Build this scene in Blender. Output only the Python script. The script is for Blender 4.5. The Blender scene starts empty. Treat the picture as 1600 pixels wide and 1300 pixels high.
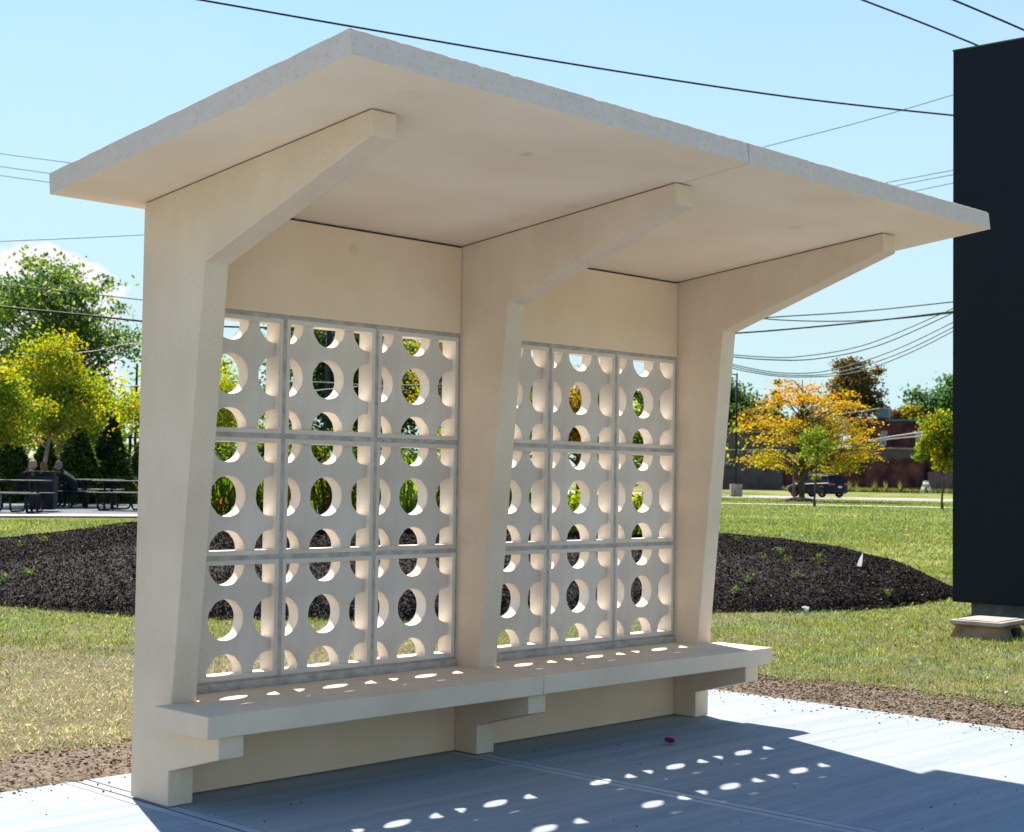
import bpy, bmesh, math, random
import numpy as np
from mathutils import Vector, Matrix
from mathutils.geometry import delaunay_2d_cdt

random.seed(7)
RNG = np.random.default_rng(7)
R = math.radians
scene = bpy.context.scene
COL = scene.collection

# ------------------------------------------------------------------ camera
F = 2338.6                       # focal length in photo pixels (1600 wide)
YAW, PITCH, ROLL = R(45.6014), R(2.4078), R(0.7893)
CAM = Vector((-3.6568, -5.803, 1.4464))
_fw = Vector((math.sin(YAW)*math.cos(PITCH), math.cos(YAW)*math.cos(PITCH), math.sin(PITCH)))
_rt = Vector((math.cos(YAW), -math.sin(YAW), 0))
_up = _rt.cross(_fw)
_r2 = _rt*math.cos(ROLL) + _up*math.sin(ROLL)
_u2 = _up*math.cos(ROLL) - _rt*math.sin(ROLL)
cd = bpy.data.cameras.new('camera')
cam = bpy.data.objects.new('camera', cd); COL.objects.link(cam)
cam.matrix_world = Matrix(((_r2.x, _u2.x, -_fw.x, CAM.x), (_r2.y, _u2.y, -_fw.y, CAM.y),
                           (_r2.z, _u2.z, -_fw.z, CAM.z), (0, 0, 0, 1)))
cd.sensor_width = 36; cd.lens = F/1600*36; cd.clip_start = .1; cd.clip_end = 3000
cd.dof.use_dof = True; cd.dof.focus_distance = 8.5; cd.dof.aperture_fstop = 7.0
scene.camera = cam

# ------------------------------------------------------------------ sun, sky, exposure
SUN = Vector((.375, .927, 1.112)).normalized()
sd = bpy.data.lights.new('sun', 'SUN'); sd.energy = 5.0; sd.angle = R(.53); sd.color = (1, .89, .76)
so = bpy.data.objects.new('sun', sd); COL.objects.link(so)
so.rotation_euler = SUN.to_track_quat('Z', 'Y').to_euler(); so.location = (0, 0, 30)
scene.view_settings.view_transform = 'Standard'; scene.view_settings.look = 'None'
scene.view_settings.exposure = 1.17; scene.view_settings.gamma = 1
world = bpy.data.worlds.new('World'); scene.world = world; world.use_nodes = True
nt = world.node_tree; nt.nodes.clear()
def WN(t, **k):
    n = nt.nodes.new(t)
    for a, b in k.items(): setattr(n, a, b)
    return n
sky = WN('ShaderNodeTexSky', sky_type='NISHITA', sun_disc=False, sun_elevation=math.asin(SUN.z),
         sun_rotation=math.atan2(SUN.x, SUN.y), air_density=1.0, dust_density=.15, ozone_density=2.2)
bg = WN('ShaderNodeBackground'); bg.inputs[1].default_value = .074
out = WN('ShaderNodeOutputWorld')
tc = WN('ShaderNodeTexCoord')
# clouds low over the horizon
def wm(op, a, b=None, c=None):
    n = WN('ShaderNodeMath', operation=op)
    for i, v in enumerate((a, b, c)):
        if v is None: continue
        if isinstance(v, (int, float)): n.inputs[i].default_value = v
        else: nt.links.new(v, n.inputs[i])
    return n.outputs[0]
sep = WN('ShaderNodeSeparateXYZ'); nt.links.new(tc.outputs['Generated'], sep.inputs[0])
mp = WN('ShaderNodeMapping'); mp.inputs['Scale'].default_value = (1, 1, 2.0); nt.links.new(tc.outputs['Generated'], mp.inputs[0])
no = WN('ShaderNodeTexNoise'); no.inputs['Scale'].default_value = 9; no.inputs['Detail'].default_value = 7; no.inputs['Roughness'].default_value = .55
nt.links.new(mp.outputs[0], no.inputs[0])
el = sep.outputs[2]
# mass of cumulus whose tops end near 9 degrees, thinning with height
top = wm('MULTIPLY', wm('SUBTRACT', .134, el), 9.0)
dens = wm('ADD', wm('SUBTRACT', no.outputs[0], .49), wm('MINIMUM', top, .12))
lft = wm('SUBTRACT', wm('MULTIPLY', sep.outputs[1], .9), wm('MULTIPLY', sep.outputs[0], .95))   # bank in the north-west
lftm = WN('ShaderNodeMapRange'); nt.links.new(lft, lftm.inputs[0])
lftm.inputs[1].default_value = .16; lftm.inputs[2].default_value = .34; lftm.inputs[3].default_value = -.5; lftm.inputs[4].default_value = 0
dens = wm('ADD', dens, lftm.outputs[0])
cm = WN('ShaderNodeMapRange'); cm.interpolation_type = 'SMOOTHSTEP'; nt.links.new(dens, cm.inputs[0])
cm.inputs[1].default_value = -.01; cm.inputs[2].default_value = .035; cm.inputs[3].default_value = 0; cm.inputs[4].default_value = .95
# faint high streaks
mp2 = WN('ShaderNodeMapping'); mp2.inputs['Scale'].default_value = (1.5, 4, 5); mp2.inputs['Rotation'].default_value = (0, .5, .4)
nt.links.new(tc.outputs['Generated'], mp2.inputs[0])
no2 = WN('ShaderNodeTexNoise'); no2.inputs['Scale'].default_value = 2.2; no2.inputs['Detail'].default_value = 5; nt.links.new(mp2.outputs[0], no2.inputs[0])
c2 = WN('ShaderNodeMapRange'); nt.links.new(no2.outputs[0], c2.inputs[0])
c2.inputs[1].default_value = .52; c2.inputs[2].default_value = .78; c2.inputs[3].default_value = 0; c2.inputs[4].default_value = .28
tint = WN('ShaderNodeMixRGB', blend_type='MULTIPLY'); tint.inputs[0].default_value = 1; tint.inputs[2].default_value = (.52, 1.0, 1.34, 1)
nt.links.new(sky.outputs[0], tint.inputs[1])
hz = WN('ShaderNodeMapRange'); hz.interpolation_type = 'SMOOTHSTEP'; nt.links.new(el, hz.inputs[0])      # pale air near the horizon
hz.inputs[1].default_value = .02; hz.inputs[2].default_value = .70; hz.inputs[3].default_value = .93; hz.inputs[4].default_value = 0
m0 = WN('ShaderNodeMixRGB'); m0.inputs[2].default_value = (4.1, 5.2, 5.2, 1)
nt.links.new(hz.outputs[0], m0.inputs[0]); nt.links.new(tint.outputs[0], m0.inputs[1])
m1 = WN('ShaderNodeMixRGB'); m1.inputs[2].default_value = (4.3, 5.0, 5.4, 1)
nt.links.new(c2.outputs[0], m1.inputs[0]); nt.links.new(m0.outputs[0], m1.inputs[1])
m2 = WN('ShaderNodeMixRGB'); m2.inputs[2].default_value = (6.0, 5.9, 5.85, 1)
nt.links.new(cm.outputs[0], m2.inputs[0]); nt.links.new(m1.outputs[0], m2.inputs[1])
nt.links.new(m2.outputs[0], bg.inputs[0]); nt.links.new(bg.outputs[0], out.inputs[0])

# ------------------------------------------------------------------ survey helpers: photo pixel -> world
def ray(u, v):
    return _fw + _r2*((u-800)/F) - _u2*((v-650)/F)
def at(u, v, dist):
    d = ray(u, v); return CAM + d*(dist/math.hypot(d.x, d.y))
def onz(u, v, z=0.):
    d = ray(u, v); return CAM + d*((z-CAM.z)/d.z)
def horizon(u): return 748.3 + (u-800)*.01378
def sstep(x):
    x = np.clip(x, 0, 1); return x*x*(3-2*x)
def terrain(x, y):
    d = np.hypot(np.asarray(x)-CAM.x, np.asarray(y)-CAM.y)
    return -.02 + .50*sstep((d-16)/17) + .36*sstep((d-107)/14)
def gnd(u, dist, dz=0.):
    p = at(u, 700, dist); p.z = float(terrain(p.x, p.y)) + dz; return p

# ------------------------------------------------------------------ materials
def srgb(r, g, b):
    f = lambda c: (c/255/12.92 if c/255 <= .04045 else ((c/255+.055)/1.055)**2.4)
    return (f(r), f(g), f(b), 1)
def base_mat(name, rough=.8, spec=.3):
    m = bpy.data.materials.new(name); m.use_nodes = True
    n = m.node_tree.nodes; b = n['Principled BSDF']
    b.inputs['Roughness'].default_value = rough; b.inputs['Specular IOR Level'].default_value = spec
    return m, m.node_tree, b
def noise_mat(name, c1, c2, scale=5, detail=6, rough=.8, bump=.0, bscale=None, stretch=(1, 1, 1), spec=.3, metal=0, speck=None, rng=(.35, .65), bdist=.01, stain=0, rand=0, pits=0):
    m, t, b = base_mat(name, rough, spec)
    b.inputs['Metallic'].default_value = metal
    tcn = t.nodes.new('ShaderNodeTexCoord'); mpn = t.nodes.new('ShaderNodeMapping'); mpn.inputs['Scale'].default_value = stretch
    t.links.new(tcn.outputs['Object'], mpn.inputs[0])
    nz = t.nodes.new('ShaderNodeTexNoise'); nz.inputs['Scale'].default_value = scale; nz.inputs['Detail'].default_value = detail
    t.links.new(mpn.outputs[0], nz.inputs[0])
    rp = t.nodes.new('ShaderNodeValToRGB'); rp.color_ramp.elements[0].position = rng[0]; rp.color_ramp.elements[1].position = rng[1]
    rp.color_ramp.elements[0].color = (*c1[:3], 1); rp.color_ramp.elements[1].color = (*c2[:3], 1)
    t.links.new(nz.outputs[0], rp.inputs[0]); src = rp.outputs[0]
    if speck:
        n2 = t.nodes.new('ShaderNodeTexNoise'); n2.inputs['Scale'].default_value = speck[0]; n2.inputs['Detail'].default_value = 2
        t.links.new(mpn.outputs[0], n2.inputs[0])
        r2 = t.nodes.new('ShaderNodeMapRange'); r2.inputs[1].default_value = speck[1]; r2.inputs[2].default_value = speck[1]+.05
        r2.inputs[4].default_value = speck[2]
        t.links.new(n2.outputs[0], r2.inputs[0])
        mx = t.nodes.new('ShaderNodeMixRGB'); mx.inputs[2].default_value = (*speck[3][:3], 1)
        t.links.new(r2.outputs[0], mx.inputs[0]); t.links.new(src, mx.inputs[1]); src = mx.outputs[0]
    if pits:
        n4 = t.nodes.new('ShaderNodeTexVoronoi'); n4.inputs['Scale'].default_value = 34; t.links.new(mpn.outputs[0], n4.inputs[0])
        n5 = t.nodes.new('ShaderNodeTexNoise'); n5.inputs['Scale'].default_value = 3.1; t.links.new(mpn.outputs[0], n5.inputs[0])
        th = t.nodes.new('ShaderNodeMapRange'); th.inputs[1].default_value = .45; th.inputs[2].default_value = .75; th.inputs[3].default_value = 0; th.inputs[4].default_value = .12; t.links.new(n5.outputs[0], th.inputs[0])
        lt = t.nodes.new('ShaderNodeMath'); lt.operation = 'LESS_THAN'; t.links.new(n4.outputs['Distance'], lt.inputs[0]); t.links.new(th.outputs[0], lt.inputs[1])
        mu = t.nodes.new('ShaderNodeMath'); mu.operation = 'MULTIPLY'; mu.inputs[1].default_value = pits; t.links.new(lt.outputs[0], mu.inputs[0])
        mx = t.nodes.new('ShaderNodeMixRGB'); mx.inputs[2].default_value = (.34, .26, .19, 1)
        t.links.new(mu.outputs[0], mx.inputs[0]); t.links.new(src, mx.inputs[1]); src = mx.outputs[0]
    if stain:
        m6 = t.nodes.new('ShaderNodeMapping'); m6.inputs['Scale'].default_value = (1, 1, .22); t.links.new(tcn.outputs['Object'], m6.inputs[0])
        n6 = t.nodes.new('ShaderNodeTexNoise'); n6.inputs['Scale'].default_value = 4.5; n6.inputs['Detail'].default_value = 8; n6.inputs['Roughness'].default_value = .7; t.links.new(m6.outputs[0], n6.inputs[0])
        r6 = t.nodes.new('ShaderNodeMapRange'); r6.inputs[1].default_value = .33; r6.inputs[2].default_value = .62; r6.inputs[3].default_value = 1-stain; r6.inputs[4].default_value = 1+stain*.25; t.links.new(n6.outputs[0], r6.inputs[0])
        mx = t.nodes.new('ShaderNodeMixRGB'); mx.blend_type = 'MULTIPLY'; mx.inputs[0].default_value = 1; t.links.new(src, mx.inputs[1]); t.links.new(r6.outputs[0], mx.inputs[2]); src = mx.outputs[0]
    if rand:
        oi = t.nodes.new('ShaderNodeObjectInfo'); r7 = t.nodes.new('ShaderNodeMapRange'); r7.inputs[3].default_value = 1-rand; r7.inputs[4].default_value = 1+rand*.4; t.links.new(oi.outputs['Random'], r7.inputs[0])
        mx = t.nodes.new('ShaderNodeMixRGB'); mx.blend_type = 'MULTIPLY'; mx.inputs[0].default_value = 1; t.links.new(src, mx.inputs[1]); t.links.new(r7.outputs[0], mx.inputs[2]); src = mx.outputs[0]
    t.links.new(src, b.inputs['Base Color'])
    if bump:
        n3 = t.nodes.new('ShaderNodeTexNoise'); n3.inputs['Scale'].default_value = bscale or scale*6; n3.inputs['Detail'].default_value = 5
        t.links.new(mpn.outputs[0], n3.inputs[0])
        bp = t.nodes.new('ShaderNodeBump'); bp.inputs['Strength'].default_value = bump; bp.inputs['Distance'].default_value = bdist
        t.links.new(n3.outputs[0], bp.inputs['Height']); t.links.new(bp.outputs[0], b.inputs['Normal'])
    return m
def vcol_mat(name, rough=.7, transl=.0, spec=.2):
    m, t, b = base_mat(name, rough, spec)
    a = t.nodes.new('ShaderNodeAttribute'); a.attribute_name = 'Col'
    t.links.new(a.outputs['Color'], b.inputs['Base Color'])
    if transl:
        tr = t.nodes.new('ShaderNodeBsdfTranslucent')
        hs = t.nodes.new('ShaderNodeHueSaturation'); hs.inputs['Saturation'].default_value = 1.15; hs.inputs['Value'].default_value = 1.35
        t.links.new(a.outputs['Color'], hs.inputs['Color']); t.links.new(hs.outputs[0], tr.inputs[0])
        mx = t.nodes.new('ShaderNodeMixShader'); mx.inputs[0].default_value = transl
        t.links.new(b.outputs[0], mx.inputs[1]); t.links.new(tr.outputs[0], mx.inputs[2])
        t.links.new(mx.outputs[0], t.nodes['Material Output'].inputs[0])
    return m
M = {}
M['cast'] = noise_mat('cast_stone', (.70, .55, .405), (.78, .63, .48), 2.2, 7, .9, .5, 120, speck=(95, .62, .30, (.46, .36, .28)), bdist=.003, stain=.05, rand=.04, pits=.55)
M['panel'] = noise_mat('panel_stone', (.82, .60, .41), (.88, .67, .475), 1.8, 7, .9, .35, 120, speck=(95, .64, .22, (.5, .39, .30)), bdist=.003, stain=.03, rand=.03, pits=.3)
M['roof'] = noise_mat('roof_stone', (.82, .655, .48), (.885, .73, .56), 1.5, 6, .9, .3, 110, speck=(80, .64, .22, (.48, .40, .32)), stretch=(1, 1.6, 1), bdist=.003, pits=.35)
M['sawn'] = noise_mat('sawn_stone_edge', (.66, .55, .465), (.70, .59, .51), 22, 6, .95, .6, 90, speck=(70, .62, .4, (.36, .31, .28)), bdist=.004)
M['block'] = noise_mat('block_stone', (.65, .56, .475), (.73, .64, .555), 4, 6, .9, .35, 90, speck=(70, .68, .45, (.42, .34, .28)), bdist=.003, stain=.12, rand=.09, pits=.5)
M['blocklit'] = noise_mat('block_stone_lit', (.74, .665, .575), (.84, .77, .68), 5, 6, .9, .2, 90, speck=(60, .66, .3, (.55, .45, .36)), bdist=.003, rand=.04, pits=.4)  # paler copy of the block stone; sunlit glow of the holes put into its colour
M['mortar'] = noise_mat('mortar', (.36, .315, .27), (.52, .46, .405), 14, 6, .95, .6, 90, speck=(60, .68, .7, (.08, .075, .07)), bdist=.004)
M['joint'] = noise_mat('dark_joint', (.05, .045, .04), (.12, .10, .09), 30, 3, .95)
M['metal'] = noise_mat('black_metal', (.006, .008, .012), (.014, .017, .022), 8, 3, .6, spec=.25)
M['bark'] = noise_mat('bark', (.05, .035, .025), (.13, .10, .075), 9, 6, .95, .6, 30, stretch=(1, 1, .3))
M['birch'] = noise_mat('pale_bark', (.22, .17, .14), (.52, .44, .38), 6, 6, .9, .3, 30, stretch=(1, 1, .4))
M['leaf'] = vcol_mat('leaves', .6, .55, .25)
M['needle'] = vcol_mat('needles', .7, .3, .2)
M['grassb'] = vcol_mat('grass_blades', .6, .35, .25)
M['chip'] = vcol_mat('chips', .9, 0, .12)
M['cable'] = noise_mat('cable_rubber', (.008, .009, .012), (.02, .02, .025), 5, 2, .6)
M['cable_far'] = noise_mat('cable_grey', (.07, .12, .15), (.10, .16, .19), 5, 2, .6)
M['cable_pale'] = noise_mat('cable_pale', (.35, .33, .30), (.45, .43, .40), 5, 2, .5)

def slab_mat():
    m, t, b = base_mat('broomed_concrete', .9, .25)
    L = t.links.new; N = t.nodes.new
    tcn = N('ShaderNodeTexCoord')
    def nz(sc, st, det=5):
        mp_ = N('ShaderNodeMapping'); mp_.inputs['Scale'].default_value = st; L(tcn.outputs['Object'], mp_.inputs[0])
        n = N('ShaderNodeTexNoise'); n.inputs['Scale'].default_value = sc; n.inputs['Detail'].default_value = det; L(mp_.outputs[0], n.inputs[0]); return n.outputs[0]
    wob = nz(.6, (1, 1, 1), 2)
    mp_ = N('ShaderNodeMapping'); mp_.inputs['Scale'].default_value = (.22, 5.5, 1); mp_.inputs['Rotation'].default_value = (0, 0, R(-2)); L(tcn.outputs['Object'], mp_.inputs[0])
    ad = N('ShaderNodeVectorMath'); ad.operation = 'ADD'
    cx = N('ShaderNodeCombineXYZ'); mu = N('ShaderNodeMath'); mu.operation = 'MULTIPLY'; mu.inputs[1].default_value = .5; L(wob, mu.inputs[0]); L(mu.outputs[0], cx.inputs[1])
    L(mp_.outputs[0], ad.inputs[0]); L(cx.outputs[0], ad.inputs[1])
    st1 = N('ShaderNodeTexNoise'); st1.inputs['Scale'].default_value = 1.6; st1.inputs['Detail'].default_value = 6; st1.inputs['Roughness'].default_value = .6; L(ad.outputs[0], st1.inputs[0])
    rp = N('ShaderNodeValToRGB'); e = rp.color_ramp.elements
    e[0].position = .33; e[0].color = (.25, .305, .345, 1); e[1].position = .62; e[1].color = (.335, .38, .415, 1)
    L(st1.outputs[0], rp.inputs[0])
    fine = nz(9, (.5, 22, 1), 4)
    mr = N('ShaderNodeMapRange'); mr.inputs[1].default_value = .3; mr.inputs[2].default_value = .7; mr.inputs[3].default_value = .85; mr.inputs[4].default_value = 1.09; L(fine, mr.inputs[0])
    mx = N('ShaderNodeMixRGB'); mx.blend_type = 'MULTIPLY'; mx.inputs[0].default_value = 1; L(rp.outputs[0], mx.inputs[1]); L(mr.outputs[0], mx.inputs[2])
    sp = nz(42, (1, 1, 1), 2)
    r2 = N('ShaderNodeMapRange'); r2.inputs[1].default_value = .735; r2.inputs[2].default_value = .76; r2.inputs[4].default_value = .75; L(sp, r2.inputs[0])
    m3 = N('ShaderNodeMixRGB'); m3.inputs[2].default_value = (.13, .10, .08, 1); L(r2.outputs[0], m3.inputs[0]); L(mx.outputs[0], m3.inputs[1])
    blot = nz(3.2, (1, 1.6, 1), 4)
    r3 = N('ShaderNodeMapRange'); r3.inputs[1].default_value = .66; r3.inputs[2].default_value = .76; r3.inputs[4].default_value = .35; L(blot, r3.inputs[0])
    m4 = N('ShaderNodeMixRGB'); m4.inputs[2].default_value = (.25, .22, .20, 1); L(r3.outputs[0], m4.inputs[0]); L(m3.outputs[0], m4.inputs[1])
    L(m4.outputs[0], b.inputs['Base Color'])
    bp = N('ShaderNodeBump'); bp.inputs['Strength'].default_value = .35; bp.inputs['Distance'].default_value = .003
    L(nz(16, (.6, 18, 1), 4), bp.inputs['Height']); L(bp.outputs[0], b.inputs['Normal'])
    return m
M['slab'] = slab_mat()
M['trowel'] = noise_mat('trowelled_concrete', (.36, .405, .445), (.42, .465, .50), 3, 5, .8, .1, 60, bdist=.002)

def lawn_mat():
    m, t, b = base_mat('lawn', .95, .1)
    L = t.links.new; N = t.nodes.new
    tcn = N('ShaderNodeTexCoord')
    def nz(sc, det=6, st=(1, 1, 1)):
        mp_ = N('ShaderNodeMapping'); mp_.inputs['Scale'].default_value = st; L(tcn.outputs['Object'], mp_.inputs[0])
        n = N('ShaderNodeTexNoise'); n.inputs['Scale'].default_value = sc; n.inputs['Detail'].default_value = det; n.inputs['Roughness'].default_value = .62; L(mp_.outputs[0], n.inputs[0]); return n.outputs[0]
    big = nz(.16, 5); mid = nz(1.1, 6); fin = nz(14, 5)
    a = N('ShaderNodeMath'); a.operation = 'ADD'; L(big, a.inputs[0])
    a2 = N('ShaderNodeMath'); a2.operation = 'MULTIPLY_ADD'; a2.inputs[1].default_value = .8; L(mid, a2.inputs[0]); L(big, a2.inputs[2])
    a3 = N('ShaderNodeMath'); a3.operation = 'MULTIPLY_ADD'; a3.inputs[1].default_value = .7; L(fin, a3.inputs[0]); L(a2.outputs[0], a3.inputs[2])
    rp = N('ShaderNodeValToRGB'); e = rp.color_ramp.elements
    e[0].position = .0; e[0].color = (.085, .13, .02, 1)
    e[1].position = 1.; e[1].color = (.40, .33, .17, 1)
    x = rp.color_ramp.elements.new(.45); x.color = (.19, .22, .05, 1)
    x = rp.color_ramp.elements.new(.72); x.color = (.27, .27, .09, 1)
    mr = N('ShaderNodeMapRange'); mr.inputs[1].default_value = .95; mr.inputs[2].default_value = 1.6; L(a3.outputs[0], mr.inputs[0]); L(mr.outputs[0], rp.inputs[0])
    pt = nz(.55, 4, (1, .45, 1)); st = nz(5.5, 5, (1.0, .5, 1)); sum_ = N('ShaderNodeMath'); sum_.operation = 'MULTIPLY_ADD'; sum_.inputs[1].default_value = .7; L(st, sum_.inputs[0]); L(pt, sum_.inputs[2])
    mr5 = N('ShaderNodeMapRange'); mr5.inputs[1].default_value = .70; mr5.inputs[2].default_value = 1.02; mr5.inputs[3].default_value = .62; mr5.inputs[4].default_value = 1.32; L(sum_.outputs[0], mr5.inputs[0])
    mx5 = N('ShaderNodeMixRGB'); mx5.blend_type = 'MULTIPLY'; mx5.inputs[0].default_value = 1; L(rp.outputs[0], mx5.inputs[1]); L(mr5.outputs[0], mx5.inputs[2])
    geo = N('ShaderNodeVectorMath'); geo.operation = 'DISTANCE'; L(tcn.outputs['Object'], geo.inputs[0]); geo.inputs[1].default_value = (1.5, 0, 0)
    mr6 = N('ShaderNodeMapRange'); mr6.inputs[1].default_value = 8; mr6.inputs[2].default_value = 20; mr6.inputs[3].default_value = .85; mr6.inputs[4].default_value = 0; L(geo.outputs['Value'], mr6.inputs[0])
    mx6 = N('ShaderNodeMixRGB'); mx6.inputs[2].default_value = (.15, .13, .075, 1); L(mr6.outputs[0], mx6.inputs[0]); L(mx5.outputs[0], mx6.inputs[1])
    L(mx6.outputs[0], b.inputs['Base Color'])
    bp = N('ShaderNodeBump'); bp.inputs['Strength'].default_value = .9; bp.inputs['Distance'].default_value = .05
    L(nz(22, 4), bp.inputs['Height']); L(bp.outputs[0], b.inputs['Normal'])
    return m
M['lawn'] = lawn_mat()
M['soil'] = noise_mat('dry_soil', (.115, .088, .062), (.25, .20, .145), 26, 8, .97, 1.0, 60, bdist=.03, rng=(.38, .62))
M['mulch'] = noise_mat('dark_mulch', (.009, .007, .007), (.030, .023, .021), 18, 8, .9, 1.0, 26, bdist=.05, rng=(.4, .62))
M['plaza'] = noise_mat('plaza_paving', (.09, .10, .12), (.14, .155, .175), .8, 5, .9)
M['kerb'] = noise_mat('pale_kerb', (.50, .47, .42), (.62, .58, .52), 3, 4, .9)
M['asphalt'] = noise_mat('pale_asphalt', (.30, .29, .28), (.42, .41, .39), .9, 5, .9)

def brick_mat(name, c1, c2, cm, scale=5, dirt=None):
    m, t, b = base_mat(name, .92, .15)
    L = t.links.new; N = t.nodes.new
    tcn = N('ShaderNodeTexCoord')
    mp_ = N('ShaderNodeMapping'); mp_.inputs['Rotation'].default_value = (R(90), 0, 0); L(tcn.outputs['Object'], mp_.inputs[0])
    br = N('ShaderNodeTexBrick'); br.inputs['Color1'].default_value = c1; br.inputs['Color2'].default_value = c2; br.inputs['Mortar'].default_value = cm
    br.inputs['Scale'].default_value = scale; br.inputs['Mortar Size'].default_value = .012; L(mp_.outputs[0], br.inputs[0])
    nz = N('ShaderNodeTexNoise'); nz.inputs['Scale'].default_value = .9; nz.inputs['Detail'].default_value = 7; L(tcn.outputs['Object'], nz.inputs[0])
    rp = N('ShaderNodeValToRGB'); rp.color_ramp.elements[0].position = .38; rp.color_ramp.elements[0].color = (.38, .40, .44, 1)
    rp.color_ramp.elements[1].position = .68; rp.color_ramp.elements[1].color = (1.35, 1.2, 1.1, 1); L(nz.outputs[0], rp.inputs[0])
    mx = N('ShaderNodeMixRGB'); mx.blend_type = 'MULTIPLY'; mx.inputs[0].default_value = 1
    L(br.outputs[0], mx.inputs[1]); L(rp.outputs[0], mx.inputs[2]); src = mx.outputs[0]
    if dirt:   # parged, weather-stained band at the head of the wall
        sp = N('ShaderNodeSeparateXYZ'); L(tcn.outputs['Object'], sp.inputs[0])
        n2 = N('ShaderNodeTexNoise'); n2.inputs['Scale'].default_value = 3
        mp2_ = N('ShaderNodeMapping'); mp2_.inputs['Scale'].default_value = (1, 1, .08); L(tcn.outputs['Object'], mp2_.inputs[0]); L(mp2_.outputs[0], n2.inputs[0])
        ad = N('ShaderNodeMath'); ad.operation = 'MULTIPLY_ADD'; ad.inputs[1].default_value = .8; L(n2.outputs[0], ad.inputs[0]); L(sp.outputs[2], ad.inputs[2])
        mr = N('ShaderNodeMapRange'); mr.inputs[1].default_value = dirt; mr.inputs[2].default_value = dirt+.25; mr.inputs[4].default_value = .8; L(ad.outputs[0], mr.inputs[0])
        m2_ = N('ShaderNodeMixRGB'); m2_.inputs[2].default_value = (.10, .088, .085, 1); L(mr.outputs[0], m2_.inputs[0]); L(src, m2_.inputs[1]); src = m2_.outputs[0]
    L(src, b.inputs['Base Color'])
    return m

# ------------------------------------------------------------------ object helpers
def tag(o, label=None, cat=None, group=None, kind=None):
    if label: o['label'] = label
    if cat: o['category'] = cat
    if group: o['group'] = group
    if kind: o['kind'] = kind
    return o
def thing(name, label, cat, loc=(0, 0, 0), rotz=0, group=None):
    o = bpy.data.objects.new(name, None); COL.objects.link(o); o.location = loc; o.rotation_euler = (0, 0, rotz)
    o.empty_display_size = .2
    return tag(o, label, cat, group)
def link(name, me, mat=None, parent=None):
    o = bpy.data.objects.new(name, me); COL.objects.link(o)
    if mat: me.materials.append(mat)
    if parent: o.parent = parent
    return o
def bobj(name, bm, mat, parent=None, bevel=0, smooth=False):
    me = bpy.data.meshes.new(name); bmesh.ops.recalc_face_normals(bm, faces=bm.faces); bm.to_mesh(me); bm.free()
    o = link(name, me, mat, parent)
    if smooth:
        for p in me.polygons: p.use_smooth = True
    if bevel:
        md = o.modifiers.new('bevel', 'BEVEL'); md.width = bevel; md.segments = 2; md.limit_method = 'ANGLE'
    return o
def np_mesh(name, V, Fc, cols=None, smooth=False):
    """V (n,3), Fc (m,k) uniform k; cols (n,3)"""
    me = bpy.data.meshes.new(name); n = len(V); m, k = Fc.shape
    me.vertices.add(n); me.vertices.foreach_set('co', np.ascontiguousarray(V, np.float32).ravel())
    me.loops.add(m*k); me.loops.foreach_set('vertex_index', np.ascontiguousarray(Fc, np.int32).ravel())
    me.polygons.add(m); me.polygons.foreach_set('loop_start', np.arange(m, dtype=np.int32)*k)
    me.polygons.foreach_set('loop_total', np.full(m, k, np.int32))
    if smooth: me.polygons.foreach_set('use_smooth', np.ones(m, bool))
    if cols is not None:
        a = me.color_attributes.new('Col', 'FLOAT_COLOR', 'POINT')
        c = np.ones((n, 4), np.float32); c[:, :3] = cols; a.data.foreach_set('color', c.ravel())
    me.update(); me.validate(); return me
def box(bm, x0, x1, y0, y1, z0, z1, mat=None):
    vs = [bm.verts.new(c) for c in ((x0, y0, z0), (x1, y0, z0), (x1, y1, z0), (x0, y1, z0), (x0, y0, z1), (x1, y0, z1), (x1, y1, z1), (x0, y1, z1))]
    if mat: 
        for v in vs: v.co = mat @ v.co
    for f in ((0, 3, 2, 1), (4, 5, 6, 7), (0, 1, 5, 4), (1, 2, 6, 5), (2, 3, 7, 6), (3, 0, 4, 7)): bm.faces.new([vs[i] for i in f])
    return vs
def extr(bm, prof, a0, a1, axis='x'):
    """extrude a polygon profile [(p,q)] along axis; x: (y,z) ; y: (x,z)"""
    mk = (lambda a, p: (a, p[0], p[1])) if axis == 'x' else (lambda a, p: (p[0], a, p[1]))
    A = [bm.verts.new(mk(a0, p)) for p in prof]; B = [bm.verts.new(mk(a1, p)) for p in prof]
    bm.faces.new(A); bm.faces.new(B[::-1]); n = len(prof)
    for i in range(n): bm.faces.new((A[i], B[i], B[(i+1) % n], A[(i+1) % n]))
def tube(bm, pts, rad, seg=6, caps=True):
    pts = [Vector(p) for p in pts]; rings = []
    if isinstance(rad, (int, float)): rad = [rad]*len(pts)
    prev = None
    for i, p in enumerate(pts):
        t = (pts[min(i+1, len(pts)-1)] - pts[max(i-1, 0)]).normalized()
        ref = prev if prev is not None else (Vector((0, 0, 1)) if abs(t.z) < .9 else Vector((1, 0, 0)))
        a = (ref - t*ref.dot(t)).normalized(); prev = a; b = t.cross(a)
        rings.append([bm.verts.new(p + (a*math.cos(2*math.pi*k/seg) + b*math.sin(2*math.pi*k/seg))*rad[i]) for k in range(seg)])
    for r0, r1 in zip(rings, rings[1:]):
        for k in range(seg): bm.faces.new((r0[k], r0[(k+1) % seg], r1[(k+1) % seg], r1[k]))
    if caps: bm.faces.new(rings[0][::-1]); bm.faces.new(rings[-1])
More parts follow.
